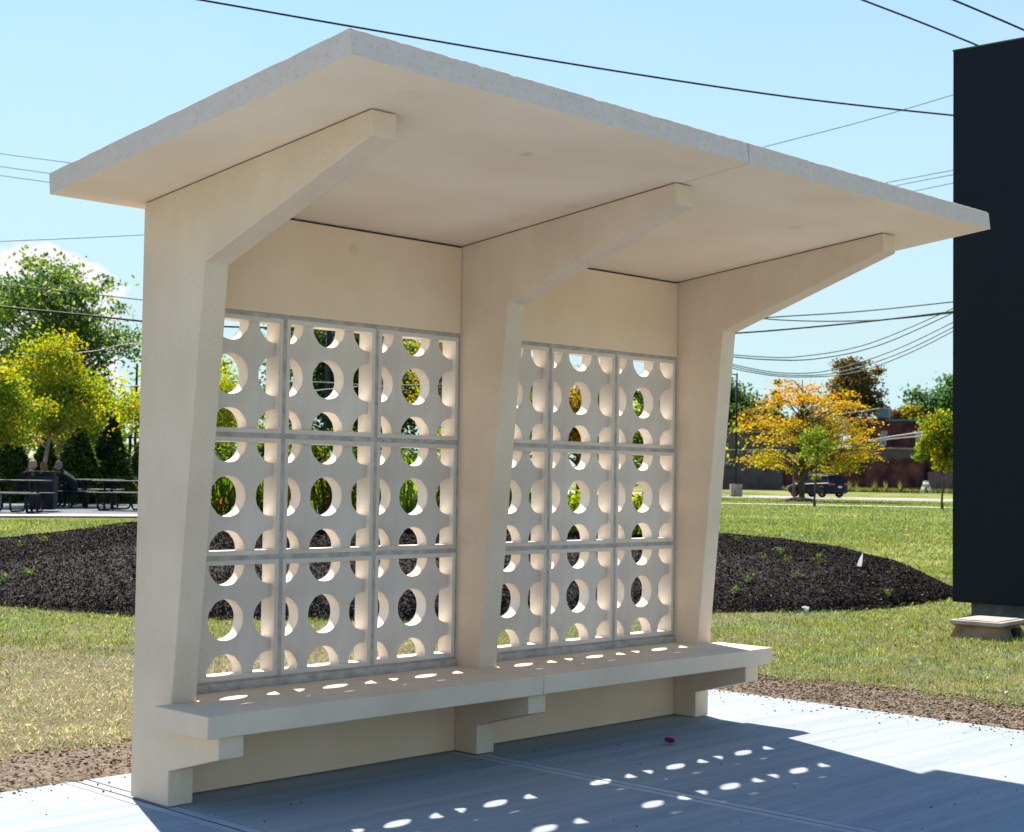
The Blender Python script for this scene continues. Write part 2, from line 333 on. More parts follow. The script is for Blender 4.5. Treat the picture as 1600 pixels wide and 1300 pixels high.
def lathe(bm, prof, seg=16, c=(0, 0, 0)):
    rings = [[bm.verts.new((c[0]+r*math.cos(2*math.pi*k/seg), c[1]+r*math.sin(2*math.pi*k/seg), c[2]+z)) for k in range(seg)] for r, z in prof]
    for r0, r1 in zip(rings, rings[1:]):
        for k in range(seg): bm.faces.new((r0[k], r0[(k+1) % seg], r1[(k+1) % seg], r1[k]))
    bm.faces.new(rings[0][::-1]); bm.faces.new(rings[-1])

def smudges(mat, spots):
    t = mat.node_tree; b = t.nodes['Principled BSDF']; src = b.inputs['Base Color'].links[0].from_socket; tcn = t.nodes.new('ShaderNodeTexCoord')
    for p, rad, amt in spots:
        d = t.nodes.new('ShaderNodeVectorMath'); d.operation = 'DISTANCE'; d.inputs[1].default_value = p; t.links.new(tcn.outputs['Object'], d.inputs[0])
        m = t.nodes.new('ShaderNodeMapRange'); m.interpolation_type = 'SMOOTHSTEP'; m.inputs[1].default_value = rad*.45; m.inputs[2].default_value = rad; m.inputs[3].default_value = amt; m.inputs[4].default_value = 0
        t.links.new(d.outputs['Value'], m.inputs[0]); x = t.nodes.new('ShaderNodeMixRGB'); x.inputs[2].default_value = (.30, .25, .20, 1)
        t.links.new(m.outputs[0], x.inputs[0]); t.links.new(src, x.inputs[1]); src = x.outputs[0]
    t.links.new(src, b.inputs['Base Color'])
def _ceil(u, v):
    d = ray(u, v); return CAM+d*((2.6961-.1106*CAM.y-CAM.z)/(d.z+.1106*d.y))
def _wall(u, v):
    d = ray(u, v); return CAM+d*(-CAM.y/d.y)
smudges(M['roof'], [(_ceil(822, 241), .042, .30), (_ceil(1243, 355), .06, .16), (_ceil(894, 323), .05, .14), (_ceil(640, 150), .09, .08)])
smudges(M['panel'], [(_wall(553, 390), .045, .20), (_wall(370, 600), .03, .1)])

# ================================================================== GROUND
def build_ground():
    rad = np.concatenate([np.array([.5, 2, 4, 6]), np.linspace(8, 45, 60), np.geomspace(47, 1500, 70)])
    na = 256; th = np.linspace(0, 2*np.pi, na, endpoint=False)
    Rr, T = np.meshgrid(rad, th, indexing='ij')
    X = CAM.x + Rr*np.cos(T); Y = CAM.y + Rr*np.sin(T); Z = terrain(X, Y)
    Z = Z - .05*((X < 4.9) & (Y < .64) & (X > -25) & (Y > -25))
    V = np.stack([X.ravel(), Y.ravel(), Z.ravel()], 1)
    V = np.vstack([V, [CAM.x, CAM.y, -.07]])
    i = np.arange(len(rad)-1)[:, None]*na; k = np.arange(na)[None]; k2 = (k+1) % na
    Q = np.stack([i+k, i+k2+0*i, i+na+k2, i+na+k], -1)
    Q = np.stack([i+k, i+na+k, i+na+k2, i+k2], -1).reshape(-1, 4)
    me = np_mesh('lawn', V, Q, smooth=True)
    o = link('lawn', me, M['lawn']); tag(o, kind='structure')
build_ground()

XE, YE = 4.86, .61          # right and back edges of the concrete pad
def build_pad():
    bm = bmesh.new()
    # panels cut by control joints along Y at x = 0, 1.88, 3.76 ; and one far cross joint
    xs = [-22, -5.6, -3.72, -1.86, 0, 1.885, XE]
    g = .008
    for i in range(len(xs)-1):
        x0 = xs[i] + (g if i else 0); x1 = xs[i+1] - (g if i < len(xs)-2 else 0)
        tw = .055
        box(bm, x0+(tw if i else 0), x1-(tw if i < len(xs)-2 else 0), -22, YE, -.12, 0)
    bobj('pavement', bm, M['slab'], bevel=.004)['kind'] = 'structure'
    bm = bmesh.new()
    for x in xs[1:-1]:
        box(bm, x-.055, x-g, -22, YE, -.12, -.0015); box(bm, x+g, x+.055, -22, YE, -.12, -.0015)
    bobj('pavement_joint_margin', bm, M['trowel'], bevel=.003)['kind'] = 'structure'
    bm = bmesh.new()
    for x in xs[1:-1]: box(bm, x-g+.0002, x+g-.0002, -22, YE-.003, -.12, -.0045)
    bobj('pavement_joint', bm, M['joint'])['kind'] = 'structure'
build_pad()

# simple value noise for scattering
def vnoise(x, y, s, seed=0):
    x = np.asarray(x)*s; y = np.asarray(y)*s
    xi = np.floor(x).astype(int); yi = np.floor(y).astype(int); fx = x-xi; fy = y-yi
    def h(a, b):
        n = (a*374761393 + b*668265263 + seed*1442695) & 0x7fffffff
        n = ((n ^ (n >> 13))*1274126177) & 0x7fffffff
        return ((n ^ (n >> 16)) & 0xffff)/65535.
    fx = fx*fx*(3-2*fx); fy = fy*fy*(3-2*fy)
    return (h(xi, yi)*(1-fx)+h(xi+1, yi)*fx)*(1-fy) + (h(xi, yi+1)*(1-fx)+h(xi+1, yi+1)*fx)*fy
def fnoise(x, y, s, seed=0):
    return (vnoise(x, y, s, seed)+.5*vnoise(x, y, s*2.1, seed+1)+.25*vnoise(x, y, s*4.3, seed+2))/1.75

# soil: an L-shaped strip hugging the pad; w = distance outside the pad
def soil_w(x, y):
    """distance outside the pad edge (right or back side), np arrays"""
    dx = np.maximum(np.asarray(x)-XE, 0); dy = np.maximum(np.asarray(y)-YE, 0)
    return np.hypot(dx, dy)
def soil_width(x, y):
    return .72 + .55*(fnoise(x, y, .9, 5)-.5) + .25*(fnoise(x, y, 4., 9)-.5) + .15*np.clip((np.asarray(x)-2)/3, 0, 1)
def build_soil():
    # path parameter s along back edge from x=-14 to XE then corner then down the right edge
    V = []; rows = 0
    pts = [(x, YE, 0, 1) for x in np.arange(-14, XE, .035)]
    pts += [(XE, YE, math.sin(a), math.cos(a)) for a in np.linspace(0, math.pi/2, 14)]
    pts += [(XE, y, 1, 0) for y in np.arange(YE, -12, -.035)]
    ts = np.linspace(0, 1, 26)
    P = np.array(pts)
    S, T = np.meshgrid(np.arange(len(pts)), ts, indexing='ij')
    W = T*1.35
    X = P[S, 0]+P[S, 2]*W; Y = P[S, 1]+P[S, 3]*W
    wd = soil_width(X, Y)
    Z = .004 + .022*(fnoise(X, Y, 6, 3)-.3) + .02*(fnoise(X, Y, 22, 4)-.5) + .012*(RNG.random(X.shape)-.5) - .09*np.clip((W-wd)/.25, 0, 1) - .014*(W < .03)
    V = np.stack([X.ravel(), Y.ravel(), Z.ravel()], 1)
    n = len(ts); i = np.arange(len(pts)-1)[:, None]*n; k = np.arange(n-1)[None]
    Q = np.stack([i+k, i+k+1, i+n+k+1, i+n+k], -1).reshape(-1, 4)
    tag(link('soil', np_mesh('soil', V, Q, smooth=True), M['soil']), kind='structure')
build_soil()

def leaf_litter():
    n = 420; u = RNG.uniform(-200, 1800, n); d = 7.5+24*RNG.random(n)**1.3; x, y = ud_xy(u, d); k = (soil_w(x, y) > .15); x, y = x[k], y[k]; n = len(x)
    z = terrain(x, y)+.035; C = np.stack([x, y, z], 1); cols = pal(n, [(.45, .33, .18), (.62, .52, .38), (.50, .27, .10), (.55, .45, .08)])
    V, Fc, cv = leaf_cards(C, np.full(n, .018), cols, 2.0, .6)
    tag(link('leaf_litter', np_mesh('leaf_litter', V, Fc, cv), M['chip']), 'dry fallen leaves scattered thinly over the lawn', 'leaf litter', kind='stuff')
def lumps(name, C, S, cols, mat):
    """many small irregular lumps as one mesh; C centres, S sizes"""
    ico = np.array([(0, 0, 1), (.9, 0, .1), (.28, .85, -.1), (-.72, .53, .1), (-.72, -.53, -.1), (.28, -.85, .1), (0, 0, -1)], float)
    fc = np.array([(0, 1, 2), (0, 2, 3), (0, 3, 4), (0, 4, 5), (0, 5, 1), (6, 2, 1), (6, 3, 2), (6, 4, 3), (6, 5, 4), (6, 1, 5)])
    n = len(C); L = ico[None]*(1+.5*(RNG.random((n, 7, 1))-.5))*S[:, None, None]*np.stack([.7+.7*RNG.random(n), .7+.7*RNG.random(n), .5+.4*RNG.random(n)], 1)[:, None]
    a = RNG.random(n)*6.28; c, s = np.cos(a)[:, None], np.sin(a)[:, None]
    X = L[..., 0]*c-L[..., 1]*s; Y = L[..., 0]*s+L[..., 1]*c
    V = np.stack([X, Y, L[..., 2]], -1)+C[:, None]
    Fc = (fc[None]+7*np.arange(n)[:, None, None]).reshape(-1, 3)
    o = link(name, np_mesh(name, V.reshape(-1, 3), Fc, np.repeat(cols, 7, 0)), mat); return o
def scatter_soil():
    n = 26000
    side = RNG.random(n) < .5
    x = np.where(side, XE+RNG.random(n)*1.2, RNG.uniform(-4, XE+.9, n)); y = np.where(side, RNG.uniform(-4.5, YE+.9, n), YE+RNG.random(n)*1.2)
    w = soil_w(x, y); ok = (w > .01) & (w < soil_width(x, y)+.12)
    x, y = x[ok], y[ok]; S = .004+.010*RNG.random(len(x))**3
    C = np.stack([x, y, .010+.012*RNG.random(len(x))], 1)
    k = RNG.random((len(x), 1)); cols = (np.array([.13, .085, .055])*(1-k)+np.array([.36, .27, .19])*k)
    # crumbs that spilled over the pad edge
    m = 900; e = np.minimum(RNG.exponential(.13, m), 1.2); sd_ = RNG.random(m) < .5
    x2 = np.where(sd_, XE-e, RNG.uniform(-4, XE, m)); y2 = np.where(sd_, RNG.uniform(-4.5, YE, m), YE-e)
    ok = ~((x2 > -.1) & (x2 < 3.95) & (y2 > -.2) & (y2 < .16)); x2, y2 = x2[ok], y2[ok]
    S2 = .003+.007*RNG.random(len(x2))**2; C2 = np.stack([x2, y2, S2*.3], 1); k = RNG.random((len(x2), 1))
    cols2 = (np.array([.07, .05, .035])*(1-k)+np.array([.28, .20, .13])*k)
    m3 = 90; x3 = RNG.uniform(-2.5, 4.6, m3); y3 = RNG.uniform(-3.2, -.25, m3); S3 = .003+.003*RNG.random(m3)
    C3 = np.stack([x3, y3, S3*.3], 1); cols3 = np.tile([.06, .04, .035], (m3, 1))
    tag(lumps('soil_clods', np.vstack([C, C2, C3]), np.concatenate([S, S2, S3]), np.vstack([cols, cols2, cols3]), M['chip']),
        'brown soil crumbs lying along the edge of the concrete pad', 'soil', kind='stuff')
scatter_soil()

# ------------------------------------------------------------------ mulch bed (a long low mound behind the shelter)
BU = np.array([-700, -300, 0, 210, 350, 500, 634, 788, 950, 1120, 1300, 1400, 1480, 1500.])
BV = np.array([905, 920, 935, 953, 961, 964, 970, 961, 958, 955, 951, 945, 935, 931.])
BC = np.array([930, 890, 853, 822, 826, 830, 832, 834, 836, 841, 858, 880, 913, 928.])    # crest as seen
def bed_near(u): v = np.interp(u, BU, BV); return (CAM.z+.02)*F/(v-(748.3+(u-800)*.01378))
BW = lambda u: 9.0*np.clip((1500-u)/330, 0.02, 1)**.6
def bed_z(u, d):
    dn = bed_near(u); t = np.clip((d-dn)/BW(u), 0, 1); dm = dn+BW(u)*.45
    zc = CAM.z-(np.interp(u, BU, BC)-(748.3+(u-800)*.01378))/F*dm
    tm = -.02+.5*sstep((dm-16)/17); b = np.sin(np.pi*t**.87)**.8
    return -.02+.5*sstep((d-16)/17)+np.maximum(zc-tm, .04)*b
def ud_xy(u, d):
    x = _fw.x+_r2.x*((u-800)/F)-_u2.x*(-50/F); y = _fw.y+_r2.y*((u-800)/F)-_u2.y*(-50/F)
    k = d/np.hypot(x, y); return CAM.x+x*k, CAM.y+y*k
def xy_ud(x, y):
    x = np.asarray(x)-CAM.x; y = np.asarray(y)-CAM.y
    a = x*_fw.x+y*_fw.y; b = x*_rt.x+y*_rt.y
    return 800+F*b/np.maximum(a, .1)*1.0, np.hypot(x, y)
def build_bed():
    us = np.linspace(-700, 1499, 330); ts = np.linspace(-.02, 1.02, 70)
    U, T = np.meshgrid(us, ts, indexing='ij'); wig = .35*(fnoise(U*.02, U*0, 1., 3)-.5)
    D = bed_near(U)+wig+T*BW(U); X, Y = ud_xy(U, D)
    Z = bed_z(U, D)+.05*(fnoise(X, Y, 2.2, 8)-.5)+.035*(fnoise(X, Y, 7, 2)-.5)+.02-.06*((T < 0) | (T > 1))
    V = np.stack([X.ravel(), Y.ravel(), Z.ravel()], 1); n = len(ts)
    i = np.arange(len(us)-1)[:, None]*n; k = np.arange(n-1)[None]
    Q = np.stack([i+k, i+k+1, i+n+k+1, i+n+k], -1).reshape(-1, 4)
    tag(link('mulch_bed', np_mesh('mulch_bed', V, Q, smooth=True), M['mulch']), kind='structure')
    # loose shredded chips
    n = 300000; u = RNG.uniform(-250, 1490, n); t = RNG.random(n)**1.25*1.02-.015
    t = np.where(t > .75, t-.5, t)
    d = bed_near(u)+.35*(fnoise(u*.02, u*0, 1., 3)-.5)+t*BW(u); x, y = ud_xy(u, d)
    z = bed_z(u, d)+.05*(fnoise(x, y, 2.2, 8)-.5)+.035*(fnoise(x, y, 7, 2)-.5)+.028
    L = .006+.024*RNG.random(n)**2; w = .0025+.0045*RNG.random(n); a = RNG.random(n)*6.28; p = RNG.normal(0, .5, n)
    dx = np.stack([np.cos(a)*np.cos(p), np.sin(a)*np.cos(p), np.sin(p)], 1); sx = np.stack([-np.sin(a), np.cos(a), RNG.normal(0, .6, n)], 1)
    C = np.stack([x, y, z], 1)
    V = np.stack([C-dx*L[:, None]-sx*w[:, None], C+dx*L[:, None]-sx*w[:, None]*.6, C+dx*L[:, None]*.9+sx*w[:, None], C-dx*L[:, None]*.8+sx*w[:, None]*.8], 1)
    k = RNG.random((n, 1)); cols = np.array([.006, .005, .005])*(1-k)+np.array([.046, .034, .028])*k
    br = RNG.random(n) < .032; cols[br] = np.array([.30, .26, .22])*(.5+.7*RNG.random((br.sum(), 1)))
    br = RNG.random(n) < .03; cols[br] = np.array([.12, .075, .05])
    me = np_mesh('mulch_chips', V.reshape(-1, 3), np.arange(4*n).reshape(-1, 4), np.repeat(cols, 4, 0))
    tag(link('mulch_chips', me, M['chip']), 'shredded dark bark chips covering the long mound behind the shelter', 'mulch', kind='stuff')
build_bed()

# ------------------------------------------------------------------ grass blades
def build_grass():
    n = 640000; n2 = 260000
    u = RNG.uniform(-330, 1950, n+n2); r = RNG.random(n)
    p = .55; d = (6.6**p + r*(40**p-6.6**p))**(1/p)
    d = np.concatenate([d, 30+66*RNG.random(n2)**.8]); far = np.arange(n+n2) >= n; n = n+n2
    x, y = ud_xy(u, d)
    w = soil_w(x, y); keep = (w > 0) & ((w > soil_width(x, y)-.02) | ((RNG.random(n) < .02) & (w > .35)))
    uu = u; dn = bed_near(uu)+.35*(fnoise(uu*.02, uu*0, 1., 3)-.5)
    pz = (u < 900) & (d > 31.8) & (d < 48.5); keep &= ~pz; keep &= ~((u > 900) & (d > np.interp(u, [1000, 2200], [66.3, 60.8])) & (d < np.interp(u, [1000, 2200], [68.2, 62.6])))
    inb = (uu < 1496) & (d > dn) & (d < dn+BW(uu)); keep &= ~inb | ((RNG.random(n) < .003) & (d < dn+1.2))
    bn = .6*fnoise(x, y, 1.3, 21)+.4*fnoise(x, y, 6., 22); keep &= RNG.random(n) < np.clip(-.25+2.2*bn, .06, 1)
    x, y, d, u = x[keep], y[keep], d[keep], u[keep]; n = len(x)
    z = terrain(x, y)-.004
    # dryness: straw near the pad on the left, greener to the back
    left = u < 700
    dry = .95*fnoise(x, y, .55, 11)+.35*fnoise(x, y, 2.6, 12)+np.where(left, .24*np.clip((12.4-d)/1.3, -1, 1)+.0, .14*np.clip((11.5-d)/2, -1, 1)-.18)
    dry += .35*(fnoise(x, y, 7., 13)-.5); dry = np.clip((dry-.56)*3.6, 0, 1)
    isdry = RNG.random(n) < dry*.74+.09
    k = RNG.random((n, 1)); g = np.array([.10, .155, .022])*(1-k)+np.array([.38, .43, .12])*k
    s = np.array([.26, .22, .125])*(1-k)+np.array([.68, .61, .42])*k
    cool = (fnoise(x, y, 2.0, 51) > .55)[:, None]; g = np.where(cool, g*np.array([.88, 1.0, 1.35]), g)
    col = np.where(isdry[:, None], s, g)*(.5+.95*fnoise(x, y, 8., 14))[:, None]*(.8+.4*fnoise(x, y, .8, 15))[:, None]; rus = RNG.random(n) < .012; col[rus] = [.34, .17, .07]
    h = (.014+.032*RNG.random(n)**1.8)*np.where(isdry, .75, 1)*(.75+.6*fnoise(x, y, 3, 31))*np.clip(1+(d-14)/40, 1, 1.6)
    wdt = (.0022+.0022*RNG.random(n))*np.clip(d/10, 1, 8)
    a = RNG.random(n)*6.28; ln = RNG.normal(0, 1, (n, 2))*h[:, None]*np.where(isdry, 1.0, .55)[:, None]
    base = np.stack([x, y, z], 1); sx = np.stack([np.cos(a)*wdt, np.sin(a)*wdt, 0*a], 1)
    mid = base+np.stack([ln[:, 0]*.35, ln[:, 1]*.35, h*.6], 1); tip = base+np.stack([ln[:, 0], ln[:, 1], h], 1)
    V = np.stack([base-sx, base+sx, mid+sx*.7, tip, mid-sx*.7], 1).reshape(-1, 3)
    Fc = (np.array([[0, 1, 2, 4], [4, 2, 3, 3]])[None]+5*np.arange(n)[:, None, None])
    q = Fc[:, 0].reshape(-1, 4); t = Fc[:, 1, :3]
    T = np.concatenate([q[:, [0, 1, 2]], q[:, [0, 2, 3]], t])
    me = np_mesh('grass', V, T, np.repeat(col, 5, 0))
    tag(link('grass', me, M['grassb']), 'short patchy green and straw coloured lawn grass blades', 'grass', kind='stuff')
build_grass()

# ================================================================== THE SHELTER
T_, L_, SL, ZT, ZB = .1282, 1.8714, .1106, 2.6961, .45
X3 = 2*L_
def rz(y): return ZT - SL*y          # underside of the roof; y to the back is +
shelter = thing('bus_shelter', 'cream cast stone bus shelter with slanted canopy, pierced block back wall and bench', 'bus shelter', (0, 0, 0))

def fin_profile():
    return [(.138, 0), (.138, rz(.138)-.004), (-1.4506, rz(-1.4506)-.004), (-1.4506, rz(-1.4506)-.105), (-.3502, 2.3633), (-.172, .45),
            (-.172, .452-.0045), (-.5348, .352), (-.5348, .256), (-.1636, .157), (-.1636, 0)]
for i in range(3):
    bm = bmesh.new(); x = i*L_
    pf = [(.138, .003), (.138, rz(.138)-.005), (-1.4506, rz(-1.4506)-.005), (-1.4506, rz(-1.4506)-.106), (-.3502, 2.3633), (-.1738, .452),
          (-.1732, .3535), (-.5348, .3535), (-.5348, .256), (-.1636, .157), (-.1636, .003)]
    extr(bm, pf, x, x+T_)
    fn = bobj('support_fin', bm, M['cast'], shelter, bevel=.005)
    # dark contact shadow gap / bedding strip under the roof
    bm = bmesh.new(); extr(bm, [(.125, rz(.125)-.006), (.125, rz(.125)+.001), (-1.435, rz(-1.435)+.001), (-1.435, rz(-1.435)-.006)], x+.008, x+T_-.008)
    bobj('bedding_joint', bm, M['joint'], fn)

def rough_slab(name, x0, x1, y0, y1, th, zf, nx, mat, parent, seed):
    """sloped slab; its upper arris is chipped"""
    rs = random.Random(seed); s = SL; nrm = Vector((0, s, 1)).normalized()*th
    bm = bmesh.new(); N = nx; bot = {}; top = {}
    ys = [y0+(y1-y0)*j/24 for j in range(25)]; xs = [x0+(x1-x0)*i/N for i in range(N+1)]
    def ring():
        for i in range(N+1): yield xs[i], ys[0]
        for j in range(1, 25): yield xs[-1], ys[j]
        for i in range(N-1, -1, -1): yield xs[i], ys[-1]
        for j in range(23, 0, -1): yield xs[0], ys[j]
    B, A, Tp = [], [], []
    cx, cy = (x0+x1)/2, (y0+y1)/2
    for x, y in ring():
        b = Vector((x, y, zf(y))); c = b+nrm
        ch = abs(rs.gauss(0, .0016))+(rs.random() < .05)*rs.uniform(.002, .007)
        din = Vector((0, 0, 0))
        if x == xs[0]: din.x = 1
        if x == xs[-1]: din.x = -1
        if y == ys[0]: din.y = 1
        if y == ys[-1]: din.y = -1
        B.append(bm.verts.new(b)); A.append(bm.verts.new(c-Vector((0, 0, 1))*(ch+.002))); Tp.append(bm.verts.new(c+din*(.004+ch)))
    n = len(B)
    bm.faces.new(B)
    side = []
    for i in range(n):
        k = (i+1) % n
        for f in (bm.faces.new((B[i], A[i], A[k], B[k])), bm.faces.new((A[i], Tp[i], Tp[k], A[k]))): f.material_index = 1
    bm.faces.new(Tp[::-1])
    o = bobj(name, bm, mat, parent); o.data.materials.append(M['sawn']); return o
rough_slab('roof_slab', -.4146, 1.9205, -1.8313, .2376, .098, rz, 110, M['roof'], shelter, 3)
rough_slab('roof_slab', 1.9258, 4.2542, -1.8313, .2376, .098, rz, 110, M['roof'], shelter, 4)
bm = bmesh.new()
extr(bm, [(-1.822, rz(-1.822)+.006), (.228, rz(.228)+.006), (.228, rz(.228)+.088), (-1.822, rz(-1.822)+.088)], 1.9205, 1.9258)
bobj('roof_joint', bm, M['joint'], shelter)

# bench: two slabs, wall to front; beyond the fins the ends wrap round the fin noses
def bench(x0, x1, wrap0, wrap1):
    bm = bmesh.new(); f = -.5776; nose = -.180; bk = -.004; zt = .45; zb = .355
    pts = []
    if wrap0: pts += [(x0, f), (x0, nose), (T_+.003, nose), (T_+.003, bk)]
    else: pts += [(x0, f), (x0, nose), (L_+T_+.003, nose), (L_+T_+.003, bk)]
    if wrap1: pts += [(X3-.003, bk), (X3-.003, nose), (x1, nose), (x1, f)]
    else: pts += [(L_-.003, bk), (L_-.003, nose), (x1, nose), (x1, f)]
    A = [bm.verts.new((x, y, zt)) for x, y in pts]; B = [bm.verts.new((x, y, zb)) for x, y in pts]
    bm.faces.new(A[::-1]); bm.faces.new(B); n = len(pts)
    for i in range(n): bm.faces.new((A[i], A[(i+1) % n], B[(i+1) % n], B[i]))
    return bobj('bench_slab', bm, M['cast'], shelter, bevel=.004)
bench(-.0846, 1.9372, True, False)
bench(1.9402, 3.9581, False, True)

# pierced blocks
PIT = (L_-T_)/3                      # .581
Z0, Z3 = .4845, 2.2119
PZ = (Z3-Z0)/3
G = .011                              # mortar half joint
def block_mesh():
    w, h = PIT-2*G, PZ-2*G; fr = .022; D0, D1 = .0, .1055; rec = .031; back = .105
    x0, x1, y0, y1 = fr, w-fr, fr, h-fr; cx, cy = w/2, h/2
    rx, ry = .0985, .0960
    bm = bmesh.new()
    def ell(ccx, ccy, a0, a1, n):
        out = []
        for i in range(n+1):
            a = a0+(a1-a0)*i/n; c, s = math.cos(a), math.sin(a); e = 2/2.12
            out.append((ccx+rx*math.copysign(abs(c)**e, c), ccy+ry*math.copysign(abs(s)**e, s)))
        return out
    P = math.pi
    ring = []
    ring += ell(x0, y0, P/2, 0, 10)        # corner bottom-left: from (x0,y0+ry) to (x0+rx,y0)
    ring += ell(cx, y0, P, 0, 20)
    ring += ell(x1, y0, P, P/2, 10)
    ring += ell(x1, cy, 3*P/2, P/2, 20)
    ring += ell(x1, y1, 3*P/2, P, 10)
    ring += ell(cx, y1, 2*P, P, 20)
    ring += ell(x0, y1, 2*P, 3*P/2, 10)
    ring += ell(x0, cy, P/2, -P/2, 20)
    hole = ell(cx, cy, 0, 2*P, 40)[:-1]
    nr, nh = len(ring), len(hole)
    edges = [(i, (i+1) % nr) for i in range(nr)]+[(nr+i, nr+(i+1) % nh) for i in range(nh)]
    vs, es, fs, _, _, _ = delaunay_2d_cdt([Vector(p) for p in ring+hole], edges, [], 0, 1e-6)
    def inside(c):
        return ((c.x-cx)/rx)**2+((c.y-cy)/ry)**2 > 1.0 if abs(c.x-cx) < rx*1.05 and abs(c.y-cy) < ry*1.05 else all(((c.x-a)/rx)**2+((c.y-b)/ry)**2 > .995 for a in (x0, cx, x1) for b in (y0, cy, y1))
    fa = [f for f in fs if inside((vs[f[0]]+vs[f[1]]+vs[f[2]])/3)]
    front = [bm.verts.new((v.x, rec, v.y)) for v in vs]; rear = [bm.verts.new((v.x, back, v.y)) for v in vs]
    for f in fa:
        bm.faces.new([front[i] for i in f]); bm.faces.new([rear[i] for i in reversed(f)])
    for a, b in edges:
        pa, pb = (ring+hole)[a], (ring+hole)[b]
        onx = lambda p: abs(p[0]-x0) < 1e-5 or abs(p[0]-x1) < 1e-5
        ony = lambda p: abs(p[1]-y0) < 1e-5 or abs(p[1]-y1) < 1e-5
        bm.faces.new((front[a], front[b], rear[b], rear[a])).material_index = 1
    # frame
    O = [(0, 0), (w, 0), (w, h), (0, h)]; I = [(x0-.0015, y0-.0015), (x1+.0015, y0-.0015), (x1+.0015, y1+.0015), (x0-.0015, y1+.0015)]
    I2 = [(x0+.0015, y0+.0015), (x1-.0015, y0+.0015), (x1-.0015, y1-.0015), (x0+.0015, y1-.0015)]
    I = [(x0, y0), (x1, y0), (x1, y1), (x0, y1)]
    b = .003
    def q(pts, d): return [bm.verts.new((p[0], d, p[1])) for p in pts]
    Of, If = q([(b, b), (w-b, b), (w-b, h-b), (b, h-b)], D0), q([(x0-b, y0-b), (x1+b, y0-b), (x1+b, y1+b), (x0-b, y1+b)], D0)
    Oc, Ic = q(O, D0+b), q(I, D0+b)
    Ob, Ib = q(O, D1), q(I, D1)
    for i in range(4):
        k = (i+1) % 4
        bm.faces.new((Of[i], Of[k], If[k], If[i])); bm.faces.new((Oc[i], Oc[k], Of[k], Of[i])); bm.faces.new((If[i], If[k], Ic[k], Ic[i]))
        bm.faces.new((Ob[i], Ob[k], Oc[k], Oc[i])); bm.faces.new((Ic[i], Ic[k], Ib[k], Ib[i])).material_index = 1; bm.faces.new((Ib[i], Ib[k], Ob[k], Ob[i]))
    me = bpy.data.meshes.new('breeze_block'); bm.to_mesh(me); bm.free(); me.materials.append(M['block']); me.materials.append(M['blocklit']); return me
BLK = block_mesh()
for bay in range(2):
    xb = bay*L_+T_
    for c in range(3):
        for r in range(3):
            o = bpy.data.objects.new('breeze_block', BLK); COL.objects.link(o); o.parent = shelter
            o.location = (xb+c*PIT+G+random.uniform(-.0015, .0015), .004+random.uniform(-.001, .001), Z0+r*PZ+G+random.uniform(-.001, .001))
    bm = bmesh.new(); f, bk = .0085, .100
    for c in range(4):
        xa = xb+c*PIT-G-.001; xz = xb+c*PIT+G+.001
        box(bm, max(xa, xb+.0005), min(xz, xb+3*PIT-.0005), f, bk, Z0-.03, Z3+.008)
    for r in range(4):
        for c in range(3):
            zz = Z0+r*PZ; lo = zz-(G+.001 if r else .03); hi = zz+(G+.001) if r < 3 else Z3+.008
            box(bm, xb+c*PIT+G+.0012, xb+(c+1)*PIT-G-.0012, f+.0006, bk-.001, lo, hi)
    # bed of mortar on the base wall, slightly proud and ragged
    n = 120; za, zc = .4505, Z0+.004; rows = []
    for j in range(n+1):
        x = xb+.002+(3*PIT-.004)*j/n; f0 = -.004-.005*float(fnoise(np.array(x), np.array(0.), 5., 61)); z1 = zc-.004+.006*float(fnoise(np.array(x), np.array(3.), 9., 62))
        rows.append([bm.verts.new(c) for c in ((x, f0+.001, za), (x, f0-.001, (za+z1)/2), (x, f0+.001, z1-.004), (x, f0+.005, z1), (x, .10, z1), (x, .10, za))])
    for a, c in zip(rows, rows[1:]):
        for k in range(6): bm.faces.new((a[k], a[(k+1) % 6], c[(k+1) % 6], c[k]))
    bm.faces.new(rows[0]); bm.faces.new(rows[-1][::-1])
    bobj('mortar', bm, M['mortar'], shelter)
    # header and base panels
    bm = bmesh.new()
    extr(bm, [(-.001, Z3+.0085), (.130, Z3+.0085), (.130, rz(.130)-.012), (-.001, rz(0)-.012)], xb+.003, xb+3*PIT-.003)
    bobj('header_panel', bm, M['panel'], shelter, bevel=.004)
    bm = bmesh.new()
    extr(bm, [(.012, rz(0)-.014), (.118, rz(.13)-.014), (.118, rz(.118)+.001), (.012, rz(.012)+.001)], xb+.006, xb+3*PIT-.006)
    bobj('bedding_joint', bm, M['joint'], shelter)
    bm = bmesh.new(); extr(bm, [(-.001, .0045), (.132, .0045), (.132, .449), (-.001, .449)], xb+.003, xb+3*PIT-.003)
    bobj('base_panel', bm, M['panel'], shelter, bevel=.004)

